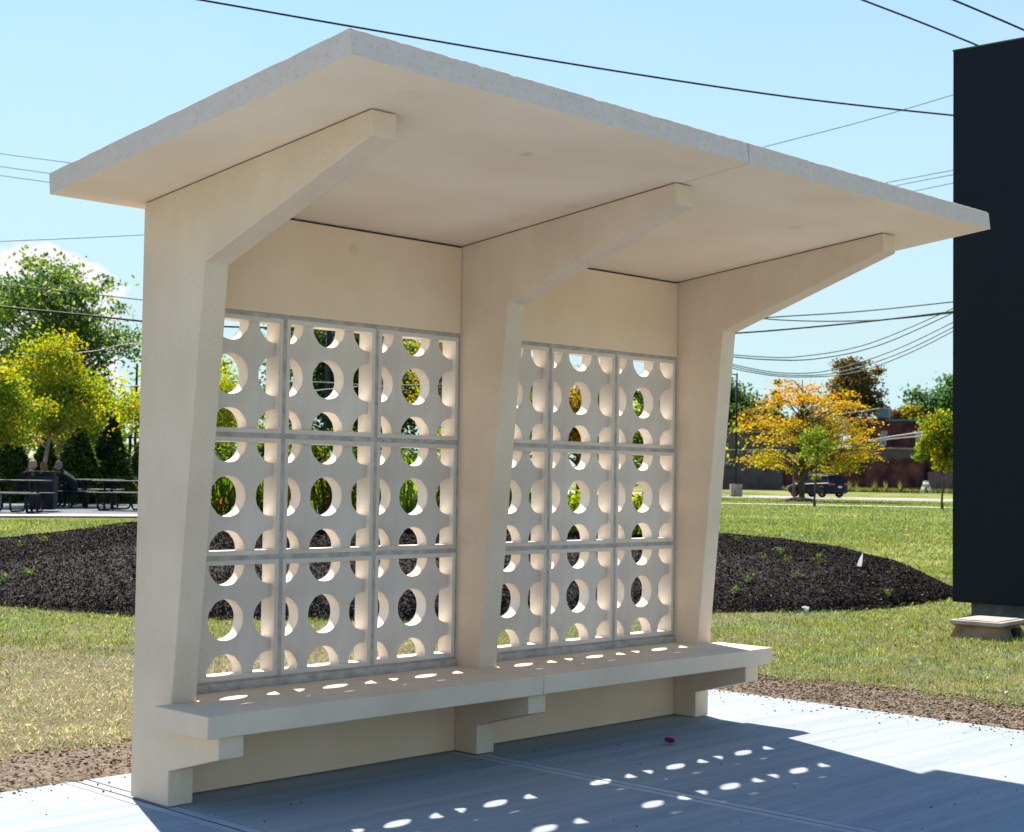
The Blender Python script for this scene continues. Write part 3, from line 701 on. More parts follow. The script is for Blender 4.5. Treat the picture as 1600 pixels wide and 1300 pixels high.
# ================================================================== SMALL THINGS NEAR THE SHELTER
def flower():
    m = noise_mat('magenta_petal', (.16, .006, .07), (.34, .015, .14), 60, 3, .55)
    p = onz(1046, 1164); bm = bmesh.new(); rs = random.Random(5)
    for k in range(34):
        a = rs.uniform(0, 6.28); r = rs.uniform(0, .018); el_ = rs.uniform(.2, 1.3); s = rs.uniform(.012, .02)
        c = Vector((r*math.cos(a), r*math.sin(a), .009+rs.uniform(0, .012)))
        d = Vector((math.cos(a)*math.cos(el_), math.sin(a)*math.cos(el_), math.sin(el_))); t = Vector((-math.sin(a), math.cos(a), rs.uniform(-.3, .3)))
        n = d.cross(t)*.25
        pts = [c, c+d*s*.5+t*s*.6+n*s, c+d*s, c+d*s*.5-t*s*.6+n*s]
        vs = [bm.verts.new(q) for q in pts]+[bm.verts.new(q-d.cross(t)*.0012) for q in pts]
        bm.faces.new(vs[:4]); bm.faces.new(vs[:3:-1])
        for i in range(4): bm.faces.new((vs[i], vs[4+i], vs[4+(i+1) % 4], vs[(i+1) % 4]))
    o = bobj('fallen_blossom', bm, m); o.location = (p.x, p.y, .002); o.scale = (1.15, 1.15, 1.1)
    tag(o, 'dark magenta blossom lying on the shaded concrete', 'flower')
flower()

def vault():
    zt = .155
    A, Bp, Cp = onz(1483, 967, zt), onz(1564, 973, zt), onz(1598, 966, zt)
    ex = (Bp-A); ey = (Cp-Bp); ang = math.atan2(ex.y, ex.x); Lx = ex.length
    # depth axis perpendicular to the front
    dy = abs(ey.dot(Vector((-math.sin(ang), math.cos(ang), 0)))); dy = max(dy, .55)
    t = thing('utility_vault', 'low tan concrete utility vault with flat lid beside the dark tower', 'utility box', (A.x, A.y, -.02), ang)
    mc = noise_mat('vault_body', (.22, .13, .07), (.34, .23, .14), 6, 6, .9, .3, 60); ml = noise_mat('vault_lid', (.33, .29, .25), (.46, .42, .37), 5, 6, .85, .2, 80)
    bm = bmesh.new(); z = zt+.02
    vs = []
    for zz, i in ((0, .0), (z*.62, .045), (z*.72, .02), (z*.74, .02)):
        vs.append([bm.verts.new(c) for c in ((i, i, zz), (Lx-i, i, zz), (Lx-i, dy-i, zz), (i, dy-i, zz))])
    for a, b in zip(vs, vs[1:]):
        for k in range(4): bm.faces.new((a[k], a[(k+1) % 4], b[(k+1) % 4], b[k]))
    bm.faces.new(vs[0][::-1]); bm.faces.new(vs[-1])
    bobj('body', bm, mc, t, bevel=.008)
    bm = bmesh.new(); box(bm, 0, Lx, 0, dy, z*.745, z-.006)
    lid = bobj('lid', bm, ml, t, bevel=.01)
    bm = bmesh.new(); box(bm, .05, Lx-.05, .05, dy-.05, z-.006, z+.002); bobj('cover_plate', bm, ml, lid, bevel=.006)
    bm = bmesh.new(); box(bm, Lx-.03, Lx+.02, dy*.5, dy*.5+.12, .0, z*.55); bobj('latch', bm, M['metal'], t, bevel=.004)
    return t
vault()

def tower():
    d0 = 17.5; p = at(1488, 940, d0); p2 = at(1600, 950, d0*.982)
    ang = math.atan2(p2.y-p.y, p2.x-p.x)
    H = at(1497, 80, d0).z; zb = p.z
    md, tt, b = base_mat('navy_panel', .6, .2)
    nz = tt.nodes.new('ShaderNodeTexNoise'); nz.inputs['Scale'].default_value = 1.3; nz.inputs['Detail'].default_value = 5
    rp = tt.nodes.new('ShaderNodeValToRGB'); rp.color_ramp.elements[0].color = (.0055, .0085, .014, 1); rp.color_ramp.elements[1].color = (.009, .013, .020, 1)
    tt.links.new(nz.outputs[0], rp.inputs[0]); tt.links.new(rp.outputs[0], b.inputs['Base Color'])
    t = thing('sign_tower', 'tall dark navy metal clad tower on a recessed concrete plinth', 'tower', (p.x, p.y, -.02), ang)
    W, Dp = 3.6, 1.4; zs = [zb+.02, at(1495, 306, d0).z+.02, H+.02]
    for a, c in zip(zs, zs[1:]):
        bm = bmesh.new(); box(bm, 0, W, 0, Dp, a+(.006 if a > 1 else 0), c)
        bobj('cladding_panel', bm, md, t, bevel=.006)
    bm = bmesh.new(); box(bm, .002, W-.002, .002, Dp-.002, zs[1]-.02, zs[1]+.02); bobj('shadow_gap', bm, md, t)
    bm = bmesh.new(); box(bm, -.006, W+.006, -.006, Dp+.006, zs[2], zs[2]+.018); bobj('coping', bm, noise_mat('coping', (.05, .06, .05), (.09, .1, .08), 4, 3, .5), t, bevel=.003)
    bm = bmesh.new(); box(bm, .16, W-.16, .14, Dp-.14, -.25, zs[0]+.004)
    bobj('plinth', bm, noise_mat('plinth', (.10, .12, .13), (.20, .22, .23), 7, 6, .9, .2, 60), t)
tower()

M['tagw'] = noise_mat('white_plastic', (.75, .76, .78), (.88, .88, .88), 9, 3, .4)
def _tl():
    t = M['tagw'].node_tree; tr = t.nodes.new('ShaderNodeBsdfTranslucent'); tr.inputs[0].default_value = (.9, .9, .92, 1); mx = t.nodes.new('ShaderNodeMixShader'); mx.inputs[0].default_value = .5
    t.links.new(t.nodes['Principled BSDF'].outputs[0], mx.inputs[1]); t.links.new(tr.outputs[0], mx.inputs[2]); t.links.new(mx.outputs[0], t.nodes['Material Output'].inputs[0])
_tl()
def marker(u, v, d_extra, hgt, label, name='plant_marker', tilt=.2, wd=.06):
    un = np.array([u]); dn = float(bed_near(un)[0]); 
    # march to the bed surface
    best = None
    for d in np.arange(dn-.5, dn+8, .05):
        p = at(u, v, d); z = float(bed_z(un, np.array([d]))[0])
        if p.z <= z+.03: best = p; break
    p = best or at(u, v, dn)
    bm = bmesh.new(); w = wd
    pr = [(-w/2, 0), (w/2, 0), (w*.42, hgt*.5), (w*.1, hgt), (-w*.3, hgt*.55)]
    A = [bm.verts.new((x, 0, z)) for x, z in pr]; B = [bm.verts.new((x, .004, z)) for x, z in pr]
    bm.faces.new(A); bm.faces.new(B[::-1])
    for i in range(5): bm.faces.new((A[i], B[i], B[(i+1) % 5], A[(i+1) % 5]))
    o = bobj(name, bm, M['tagw']); o.location = p; o.rotation_euler = (.15, tilt, -YAW)
    tag(o, label, 'marker' if 'marker' in name else 'litter')
marker(1342, 886, 0, .19, 'white pointed plastic plant marker standing in the dark mulch')
marker(1256, 953, 0, .07, 'small crumpled white scrap at the front edge of the mulch bed', 'plastic_scrap', .9, .09)

# ================================================================== VEGETATION
def leaf_cards(C, size, cols, flat=.0, aspect=.6):
    n = len(C); q = RNG.normal(0, 1, (n, 3)); q[:, 2] += flat*np.sign(q[:, 2]+1e-6); q /= np.linalg.norm(q, axis=1)[:, None]   # normals
    a = RNG.normal(0, 1, (n, 3)); a -= q*(a*q).sum(1)[:, None]; a /= np.linalg.norm(a, axis=1)[:, None]; b = np.cross(q, a)
    s = (size*(.6+.8*RNG.random(n)))[:, None]
    V = np.stack([C-a*s, C+b*s*aspect+q*s*.15, C+a*s, C-b*s*aspect+q*s*.15], 1).reshape(-1, 3)
    return V, np.arange(4*n).reshape(-1, 4), np.repeat(cols, 4, 0)
def pal(n, cols, w=None, jit=.25):
    c = np.array(cols, float); i = RNG.choice(len(c), n, p=w)
    return c[i]*(1+jit*(RNG.random((n, 1))-.5)*2)
def broadleaf(name, label, cat, base, crown, nclump, nleaf, lsize, cols, w=None, trunk=.15, bark='bark', group=None, flat=.0, spread=.16, stems=1, droop=0., ysq=.85, low=.15, ctop=None, ncol=None):
    """crown=(cx,cy,cz, rx, rz) in world"""
    t = thing(name, label, cat, base, 0, group)
    cx, cy, cz, rx, rz_ = crown; bx, by, bz = base
    lc = Vector((cx-bx, cy-by, cz-bz))
    cl = []
    while len(cl) < nclump:
        p = RNG.normal(0, 1, 3); p /= np.linalg.norm(p); r = RNG.random()**.42
        p = p*r
        if p[2] < -.55 and RNG.random() < .6: continue
        lump = 1+.22*math.sin(3*math.atan2(p[1], p[0])+cx)+.12*math.sin(5*p[2]+cy)
        cl.append((lc.x+p[0]*rx*lump*.9, lc.y+p[1]*rx*ysq*lump*.9, lc.z+p[2]*rz_*.9))
    cl = np.array(cl)
    # wood
    bm = bmesh.new(); topz = lc.z+rz_*.35; tr = []
    for s in range(stems):
        ox = (s-(stems-1)/2)*trunk*1.1; lean = Vector((RNG.normal(0, .04)*topz+ox*3.5, RNG.normal(0, .04)*topz, 0))
        pts = [Vector((ox, 0, -.1))+Vector((lc.x, lc.y, 0))*0+lean*(k/7)**1.3+Vector((lc.x*(k/7), lc.y*(k/7), topz*k/7))+Vector((RNG.normal(0, .02), RNG.normal(0, .02), 0))*topz*.3*(k > 0) for k in range(8)]
        tube(bm, pts, [trunk*(1-.85*(k/7)**.8)*(1.25 if k == 0 else 1) for k in range(8)], 8); tr.append(pts)
    for j in range(len(cl)):
        c = Vector(cl[j]); pts = tr[j % stems]; h = c.z-(.25+.35*RNG.random())*math.hypot(c.x-lc.x, c.y-lc.y)-.08*topz
        h = min(max(h, low*topz+.2*topz*RNG.random()), topz*.98)
        k = min(int(h/topz*7), 6); f = h/topz*7-k; s = pts[k].lerp(pts[k+1], f)
        mid = s.lerp(c, .5)+Vector((RNG.normal(0, .05), RNG.normal(0, .05), -.04+RNG.random()*.1))*rx
        r0 = trunk*.42*(1-.75*h/topz); tube(bm, [s, s.lerp(mid, .5), mid, mid.lerp(c, .6), c], [r0, r0*.75, r0*.5, r0*.3, r0*.12], 4, False)
    bobj('trunk', bm, M[bark], t, smooth=True)
    n = nclump*nleaf; idx = np.repeat(np.arange(nclump), nleaf)
    sig = spread*rx*(.6+.8*RNG.random(nclump))[idx][:, None]
    g = RNG.normal(0, 1, (n, 3))*sig*np.array([1, 1, .62-.2*flat])
    P = cl[idx]+g; P[:, 2] -= droop*(np.hypot(g[:, 0], g[:, 1]))
    cc = pal(n, cols, w); cc *= (1+.35*(RNG.random(nclump)-.5))[idx][:, None]
    # hue drifts from clump to clump
    hue = RNG.random(nclump)[idx][:, None]; alt = pal(n, cols[:1], None, .2); cc = np.where(hue > .72, alt*.9+.1*cc, cc)
    V, Fc, cv = leaf_cards(P, np.full(n, lsize), cc, flat)
    o = link('crown', np_mesh('crown', V, Fc, cv), M['leaf'], t)
    return t
def crown_at(x0, x1, y0, y1, d, dx=0):
    c = at((x0+x1)/2, (y0+y1)/2, d); return (c.x, c.y, c.z, (x1-x0)/2*d/F, (y1-y0)/2*d/F)

leaf_litter()
# -- left background
G1 = [(.05, .105, .03), (.09, .16, .035), (.15, .225, .045), (.23, .28, .06)]
BIR = [(.22, .31, .045), (.34, .39, .045), (.42, .36, .04), (.13, .21, .03), (.44, .30, .035)]
broadleaf('shade_tree', 'tall spreading green tree with sky showing through, behind the yellow birches', 'tree', gnd(112, 78), crown_at(-45, 228, 392, 640, 78), 130, 115, .11, G1, trunk=.30, stems=3, spread=.10, low=.1)
broadleaf('birch_tree', 'yellow green birch rising above the seated people', 'tree', gnd(57, 46), crown_at(-6, 168, 524, 716, 46), 90, 190, .052, BIR, trunk=.10, bark='birch', group='birches by the picnic tables', spread=.15, low=.45)
broadleaf('birch_tree', 'yellow green birch with its pale trunk at the left edge of the view', 'tree', gnd(1, 43), crown_at(-110, 60, 565, 720, 43), 70, 190, .052, BIR, trunk=.12, bark='birch', group='birches by the picnic tables', spread=.17, low=.5)
broadleaf('birch_tree', 'yellow green birch half hidden behind the shelter corner', 'tree', gnd(285, 48), crown_at(184, 400, 575, 708, 48), 95, 190, .054, BIR, trunk=.11, bark='birch', group='birches by the picnic tables', spread=.13, low=.2)
broadleaf('shade_tree', 'dense green tree seen through the middle of the left block wall', 'tree', gnd(560, 75), crown_at(400, 700, 470, 740, 75), 110, 260, .12, [(.03, .065, .015), (.05, .10, .02), (.085, .14, .03), (.03, .06, .03)], trunk=.28, stems=2, spread=.14, low=.1)
broadleaf('shade_tree', 'yellowing green tree behind the middle fin of the shelter', 'tree', gnd(680, 60), crown_at(620, 850, 490, 700, 66), 70, 260, .09, [(.28, .25, .03), (.10, .14, .03), (.36, .24, .03), (.06, .1, .02)], trunk=.2, spread=.15, low=.1)
broadleaf('shade_tree', 'autumn orange and green tree seen through the top of the right block wall', 'tree', gnd(905, 80), crown_at(825, 985, 575, 745, 80), 60, 240, .10, [(.45, .22, .02), (.14, .18, .03), (.34, .27, .03), (.07, .1, .02)], trunk=.2, spread=.16, low=.1)
broadleaf('shade_tree', 'green tree seen through the right column of the right block wall', 'tree', gnd(1030, 85), crown_at(965, 1090, 560, 750, 85), 50, 240, .10, [(.09, .14, .02), (.14, .2, .03), (.05, .09, .02)], trunk=.2, spread=.16, low=.1)

for k, (u_, d_, x0, x1, y0, lab) in enumerate([(-60, 95, -160, 60, 560, 'far dark green tree low on the left behind the birches'), (120, 96, 40, 215, 575, 'far dark green tree filling the gap between the birches and the shelter'),
        (1010, 105, 900, 1130, 610, 'far green tree low behind the right bay of the shelter'), (290, 92, 200, 400, 540, 'far green tree behind the half hidden birch'), (760, 92, 690, 880, 560, 'far green tree behind the middle fin, low')]):
    broadleaf('shade_tree', lab, 'tree', gnd(u_, d_), crown_at(x0, x1, y0, 760, d_), 70, 110, .17, [(.26, .34, .03), (.38, .42, .03), (.16, .26, .03), (.48, .40, .03)], trunk=.25, spread=.17, low=.05, group='far trees behind the plaza')
def conifer(u, d, wpx, ytop, label):
    base = gnd(u, d); H = at(u, ytop, d).z-base.z; Rr = wpx/2*d/F
    t = thing('conifer', label, 'tree', base, 0, 'small evergreens behind the picnic tables')
    bm = bmesh.new(); tube(bm, [(0, 0, -.1), (0, 0, H*.5), (0, 0, H*.97)], [.09, .06, .01], 6); bobj('trunk', bm, M['bark'], t)
    n = 20000; z = RNG.random(n)**1.35; tier = .78+.22*np.abs(np.sin(z*38+RNG.random(n)))
    a = RNG.random(n)*6.28; rr = (1-z)**.85*Rr*tier*(.25+.75*RNG.random(n)**.4)*(1+.12*np.sin(a*5+z*20))
    P = np.stack([rr*np.cos(a), rr*np.sin(a), .04*H+z*H*.98-rr*.18], 1)
    cols = pal(n, [(.022, .045, .016), (.04, .08, .022), (.08, .13, .03), (.20, .24, .04)], [.3, .35, .2, .15])
    V, Fc, cv = leaf_cards(P, np.full(n, .075), cols, .3, .4)
    link('crown', np_mesh('crown', V, Fc, cv), M['needle'], t)
conifer(20, 50, 92, 664, 'dark evergreen nearest the left edge of the view')
conifer(72, 53, 84, 680, 'short dark evergreen behind the pale birch trunk')
conifer(122, 49, 104, 655, 'broad evergreen with yellowish tips right of the seated man')
conifer(172, 50, 96, 640, 'tallest pointed evergreen beside the shelter corner')
conifer(228, 54, 90, 670, 'dark evergreen partly behind the shelter corner')

def shrub(name, label, u, d, x0, x1, y0, y1, cols, n=9000, ls=.11, group=None, cat='shrub', stems=6):
    b = gnd(u, d); c = crown_at(x0, x1, y0, y1, d)
    return broadleaf(name, label, cat, b, c, 34, max(60, n//34), ls, cols, trunk=.07, group=group, spread=.2, low=.02, stems=1)
for k, (u, w_, y0, lab) in enumerate([(330, 140, 675, 'low green hedge bush behind the plaza, seen at the left edge of the block wall'), (450, 150, 670, 'low green hedge bush behind the plaza, second behind the block wall'),
                               (590, 170, 668, 'low green hedge bush behind the plaza, third behind the block wall'), (740, 150, 680, 'low green hedge bush behind the shelter middle fin')]):
    shrub('hedge_bush', lab, u, 55, u-w_/2, u+w_/2, y0, 800, [(.06, .11, .02), (.11, .18, .03), (.22, .25, .03)], 9000, .085, 'hedge bushes behind the plaza')

# -- right background
ORG = [(.62, .22, .004), (.64, .29, .005), (.54, .34, .007), (.52, .17, .005), (.30, .33, .012)]
def honey():
    d = 80.; t = thing('honey_locust', 'large orange and yellow autumn tree in front of the brick wall', 'tree', gnd(1253, d))
    b = t.location; bm = bmesh.new(); S = d/F
    tiers = []   # (px x, px y, spread px) layered horizontal sprays
    rs = random.Random(11)
    def yl(x): # upper outline of crown in px
        return np.interp(x, [1150, 1168, 1195, 1215, 1240, 1290, 1330, 1350, 1366], [700, 640, 622, 592, 586, 584, 608, 660, 690])
    def ylow(x): return np.interp(x, [1150, 1180, 1215, 1253, 1300, 1335, 1366], [695, 720, 725, 733, 730, 717, 695])
    cl = []
    while len(cl) < 150:
        x = rs.uniform(1152, 1364); dpt = rs.uniform(-1, 1); yt, yb = yl(x), ylow(x)
        y = yt+(yb-yt)*rs.random()**.9+4
        if (688 < y < 702 or 644 < y < 652) and rs.random() < .8: continue
        hw = 106*S; dx = (x-1257)/106
        if dx*dx+dpt*dpt > 1.08: continue
        P = at(x, y, d)+Vector((_fw.x, _fw.y, 0))*dpt*hw*.85; cl.append(P-b)
    c0 = [Vector((0, 0, -.1)), Vector((.03, 0, 1.2)), Vector((0, .05, 2.2)), Vector((-.15, .1, 3.6)), Vector((.1, 0, 5.2)), Vector((.0, 0, 6.4))]
    tube(bm, c0, [.17, .13, .12, .09, .05, .02], 8)
    for c in cl:
        h = max(1.5, c.z-.45*math.hypot(c.x, c.y)); h = min(h, 6.2); k = 0
        while k < 4 and c0[k+1].z < h: k += 1
        s = c0[k].lerp(c0[k+1], min(1, max(0, (h-c0[k].z)/(c0[k+1].z-c0[k].z)))); mid = s.lerp(c, .5)+Vector((0, 0, .25))
        tube(bm, [s, mid, c], [.04, .022, .006], 4, False)
    bobj('trunk', bm, M['bark'], t, smooth=True)
    nl = 80; n = nl*len(cl); C = np.array([list(c) for c in cl]); idx = np.repeat(np.arange(len(cl)), nl)
    g = RNG.normal(0, 1, (n, 3))*np.array([.40, .40, .10]); P = C[idx]+g; P[:, 2] -= .18*np.hypot(g[:, 0], g[:, 1])
    hz = np.clip((P[:, 2]-1.5)/4.5+RNG.normal(0, .15, n)+(RNG.random(len(cl))-.5)[idx]*.5, 0, 1)[:, None]
    cols = pal(n, ORG)*hz+pal(n, [(.22, .32, .012), (.36, .40, .012), (.50, .30, .008)])*(1-hz)
    V, Fc, cv = leaf_cards(P, np.full(n, .072), cols, .8)
    link('crown', np_mesh('crown', V, Fc, cv), M['leaf'], t)
    # mulch ring at its foot
    bm = bmesh.new(); lathe(bm, [(1.05, -.05), (.95, .03), (.6, .16), (.25, .23), (.02, .24)], 24)
    o = bobj('mulch_mound', bm, noise_mat('mulch_brown', (.035, .025, .022), (.09, .065, .055), 9, 6, .95, .8, 20), smooth=True)
    o.location = gnd(1250, d-1.2, .0)
    tag(o, 'low brown mulch mound round the foot of the orange tree', 'mulch mound')
honey()
broadleaf('young_tree', 'slim young green tree in front of the orange tree', 'tree', gnd(1273, 62.5), crown_at(1243, 1306, 642, 762, 62.5), 30, 55, .055, [(.12, .19, .03), (.18, .26, .05), (.34, .32, .03), (.09, .14, .02)], trunk=.055, spread=.17, low=.3, group='young trees by the path')
broadleaf('young_tree', 'young green tree with orange tips beside the dark tower', 'tree', gnd(1473, 61), crown_at(1434, 1508, 636, 745, 61), 60, 130, .065, [(.11, .19, .02), (.22, .28, .03), (.32, .33, .03), (.55, .27, .015)], [.35, .3, .2, .15], trunk=.055, spread=.17, low=.3, group='young trees by the path')
broadleaf('shade_tree', 'green tree behind the brick building, left of the lamp post', 'tree', gnd(1130, 150), crown_at(1050, 1203, 588, 700, 150), 70, 170, .20, [(.04, .09, .03), (.07, .13, .03), (.10, .17, .04)], trunk=.3, spread=.15)
broadleaf('shade_tree', 'russet and olive tree rising behind the orange tree', 'tree', gnd(1335, 150), crown_at(1284, 1384, 558, 672, 150), 60, 150, .17, [(.15, .11, .04), (.09, .09, .03), (.07, .085, .03), (.24, .13, .03)], trunk=.3, spread=.15)
broadleaf('shade_tree', 'pale green tree beyond the red building, beside the dark tower', 'tree', gnd(1480, 155), crown_at(1412, 1560, 588, 690, 155), 60, 150, .20, [(.07, .14, .05), (.11, .19, .06), (.05, .10, .04)], trunk=.3, spread=.14)
broadleaf('shade_tree', 'thin dark top of a tree above the left side of the orange tree', 'tree', gnd(1214, 150), crown_at(1203, 1222, 588, 680, 150), 16, 120, .15, [(.035, .06, .03), (.06, .08, .03)], trunk=.15, spread=.3)
shrub('shrub', 'olive bush showing over the left roof of the brick building', 1180, 140, 1145, 1215, 640, 700, [(.14, .14, .03), (.22, .14, .03), (.08, .09, .03)], 6000, .17)
shrub('shrub', 'olive brown bush over the roof behind the orange tree', 1270, 142, 1215, 1310, 640, 700, [(.12, .12, .03), (.20, .13, .04), (.08, .09, .03)], 7000, .17)
shrub('shrub', 'russet bush over the roof right of the rooftop unit', 1392, 142, 1372, 1412, 634, 690, [(.20, .10, .04), (.12, .08, .03), (.08, .09, .03)], 5000, .16)
shrub('shrub', 'yellow bush over the red building roof', 1425, 142, 1402, 1450, 628, 690, [(.42, .32, .03), (.24, .24, .03), (.12, .14, .03)], 5000, .16)

# -- plants on the mulch bed
def bed_point(u, t):
    ua = np.array([float(u)]); d = float((bed_near(ua)+BW(ua)*t)[0]); x, y = ud_xy(ua, np.array([d]))
    return Vector((float(x[0]), float(y[0]), float(bed_z(ua, np.array([d]))[0])+.0)), d
def blade_plant(u, t, H, Wd, n, label, cols, cat='plant', name='border_plant', group=None, flowers=None):
    p, d = bed_point(u, t); th = thing(name, label, cat, p, 0, group)
    V = []; Fc = []; Cc = []; k = 0
    nb = n
    a = RNG.random(nb)*6.28; r = Wd*RNG.random(nb)**.6*.5; z0 = RNG.random(nb)*.75*H; ln = (.22+.3*RNG.random(nb))*H*.8; lean = .3+.7*RNG.random(nb)
    bx = r*np.cos(a); by = r*np.sin(a); a2 = a+RNG.normal(0, .8, nb); w = .012+.015*RNG.random(nb)
    cc = pal(nb, cols)
    d1 = np.stack([np.cos(a2)*lean*.5, np.sin(a2)*lean*.5, np.ones(nb)], 1); d2 = np.stack([np.cos(a2)*lean, np.sin(a2)*lean, .35+0*lean], 1)
    s = np.stack([-np.sin(a2), np.cos(a2), 0*a2], 1)*w[:, None]
    b = np.stack([bx, by, z0], 1); m = b+d1*ln[:, None]*.5; e = m+d2*ln[:, None]*.6
    V = np.stack([b-s*.3, b+s*.3, m+s, m-s, e], 1).reshape(-1, 3); i = 5*np.arange(nb)
    T = np.concatenate([np.stack([i, i+1, i+2], 1), np.stack([i, i+2, i+3], 1), np.stack([i+3, i+2, i+4], 1)])
    cvv = np.repeat(cc, 5, 0)
    if flowers:
        nf, fc = flowers; P = np.stack([RNG.normal(0, Wd*.3, nf), RNG.normal(0, Wd*.3, nf), H*(.6+.5*RNG.random(nf))], 1)
        V2, Fq, cv2 = leaf_cards(P, np.full(nf, .028), pal(nf, [fc]), .5, .9); Fq = Fq+len(V)
        T = np.vstack([T, Fq[:, [0, 1, 2]], Fq[:, [0, 2, 3]]]); V = np.vstack([V, V2]); cvv = np.vstack([cvv, cv2])
    link('foliage', np_mesh('foliage', V, T, cvv), M['leaf'], th)
    bm = bmesh.new()
    for j in range(max(4, n//40)):
        aa = RNG.random()*6.28; rr = Wd*.4*RNG.random(); tube(bm, [(rr*.5*math.cos(aa), rr*.5*math.sin(aa), -.03), (rr*math.cos(aa), rr*math.sin(aa), H*.85)], [.009, .005], 4, False)
    bobj('stem', bm, noise_mat('green_stem', (.05, .09, .02), (.12, .13, .03), 8, 2, .8), th)
GP = [(.05, .10, .015), (.09, .17, .02), (.17, .26, .03), (.22, .10, .04)]
blade_plant(352, .5, .95, 1.0, 620, 'tall leafy red and green border plant behind the left column of pierced blocks', GP, group='border plants on the mulch mound')
blade_plant(420, .55, .85, .7, 380, 'tall leafy border plant glimpsed at the first vertical mortar joint of the left bay', GP, group='border plants on the mulch mound')
blade_plant(508, .5, .95, .85, 620, 'bushy border plant behind the middle column of the left bay', GP, group='border plants on the mulch mound')
blade_plant(585, .5, .8, .6, 300, 'leafy border plant behind the second vertical joint of the left bay', GP, group='border plants on the mulch mound')
blade_plant(645, .5, .95, .8, 560, 'grassy green border plant behind the right column of the left bay', [(.12, .2, .03), (.2, .3, .05), (.3, .34, .1)], group='border plants on the mulch mound')
blade_plant(700, .5, .8, .5, 300, 'leafy border plant just left of the middle fin', GP, group='border plants on the mulch mound')
blade_plant(800, .5, .85, .7, 380, 'leafy border plant behind the left column of the right bay', GP, group='border plants on the mulch mound')
blade_plant(900, .45, .62, .8, 480, 'yellow green flowering border plant behind the middle of the right bay', [(.12, .2, .02), (.3, .36, .03), (.2, .28, .03)], group='border plants on the mulch mound', flowers=(90, (.6, .45, .02)))
blade_plant(1003, .45, .6, .7, 420, 'yellow flowering border plant behind the right column of the right bay', [(.10, .17, .02), (.26, .3, .03)], group='border plants on the mulch mound', flowers=(120, (.65, .42, .02)))
def weed(u, v, label, s=.16):
    s *= .72
    ua = np.array([float(u)]); dn = float(bed_near(ua)[0]); p = None
    for d in np.arange(dn-1, dn+8, .04):
        q = at(u, v, d)
        if q.z <= float(bed_z(ua, np.array([d]))[0])+.02: p = q; break
    if p is None: p = gnd(u, dn)
    n = 20; a = RNG.random(n)*6.28; r = s*RNG.random(n)*.8; C = np.stack([r*np.cos(a), r*np.sin(a), .03+.6*s*RNG.random(n)], 1)
    V, Fc, cv = leaf_cards(C, np.full(n, s*.15), pal(n, [(.06, .12, .02), (.13, .21, .045)]), 1.2, .6)
    ST = []
    for j in range(n):       # thin stems run from the root to every leaf, in the same mesh
        e = C[j]; w = .0035; ST.append([(0, 0, -.02), (w, 0, -.02), (e[0]+w, e[1], e[2]), tuple(e)])
    ST = np.array(ST).reshape(-1, 3); V = np.vstack([V, ST]); cv = np.vstack([cv, np.tile([.10, .16, .03], (4*n, 1))]); Fc = np.vstack([Fc, Fc+4*n])
    o = link('weed', np_mesh('weed', V, Fc, cv), M['leaf']); o.location = p
    tag(o, label, 'weed', 'weeds on the mulch')
for u, v, s, lab in [(1150, 846, .10, 'tiny weed at the crest of the mulch right beside the shelter'), (1174, 845, .15, 'green weed on the mulch crest, second from the shelter'),
                     (1190, 876, .16, 'narrow weed in the mulch below the crest'), (1218, 868, .17, 'weed in the middle of the upper mulch slope'), (1229, 880, .15, 'flat weed just below the middle upper slope weed'),
                     (1278, 881, .22, 'widest weed on the mulch, left of the white marker'), (1245, 903, .16, 'single upright weed in the centre of the mulch slope'),
                     (1168, 910, .20, 'large pale weed low on the mulch near the shelter'), (1148, 928, .17, 'lowest weed on the mulch near the shelter'), (1388, 898, .05, 'tiny yellow weed right of the white marker'),
                     (1389, 932, .18, 'spiky weed at the front edge of the mulch'), (46, 902, .2, 'branching weed on the left part of the mulch mound'), (2, 912, .22, 'broad leaved weed cut by the left edge of the view'),
                     (145, 830, .2, 'weed on the mulch crest left of the shelter'), (68, 848, .15, 'weed at the far edge of the mulch on the left'), (32, 856, .15, 'small weed near the left end of the mulch crest'), (187, 826, .14, 'weed at the crest close to the shelter column')]:
    weed(u, v, lab, s)

# ================================================================== PLAZA, ROAD, PATH
def strip(name, pts_near, pts_far, mat, dz, label=None, n=40):
    """sheet lying on the terrain between two lines given as (u, dist)"""
    V = []
    for j in range(n+1):
        f = j/n
        un = pts_near[0][0]+(pts_near[1][0]-pts_near[0][0])*f; dn = 1/((1-f)/pts_near[0][1]+f/pts_near[1][1])
        df = 1/((1-f)/pts_far[0][1]+f/pts_far[1][1])
        for g in range(7):
            d = dn+(df-dn)*g/6; p = gnd(un, d, dz); V.append(tuple(p))
    V = np.array(V); i = np.arange(n)[:, None]*7; k = np.arange(6)[None]
    Q = np.stack([i+k, i+7+k, i+7+k+1, i+k+1], -1).reshape(-1, 4)
    o = link(name, np_mesh(name, V, Q), mat); o['kind'] = 'structure'; return o
strip('plaza', ((-900, 33.0), (900, 36.5)), ((-900, 46), (900, 48)), M['plaza'], .030)
strip('plaza_edging', ((-900, 32.0), (900, 35.2)), ((-900, 33.6), (900, 37.1)), M['kerb'], .036)
strip('footpath', ((1000, 66.5), (2200, 61.)), ((1000, 68.), (2200, 62.4)), M['kerb'], .03)
strip('road', ((700, 99), (2200, 78.)), ((700, 117), (2200, 92.)), M['asphalt'], .035)

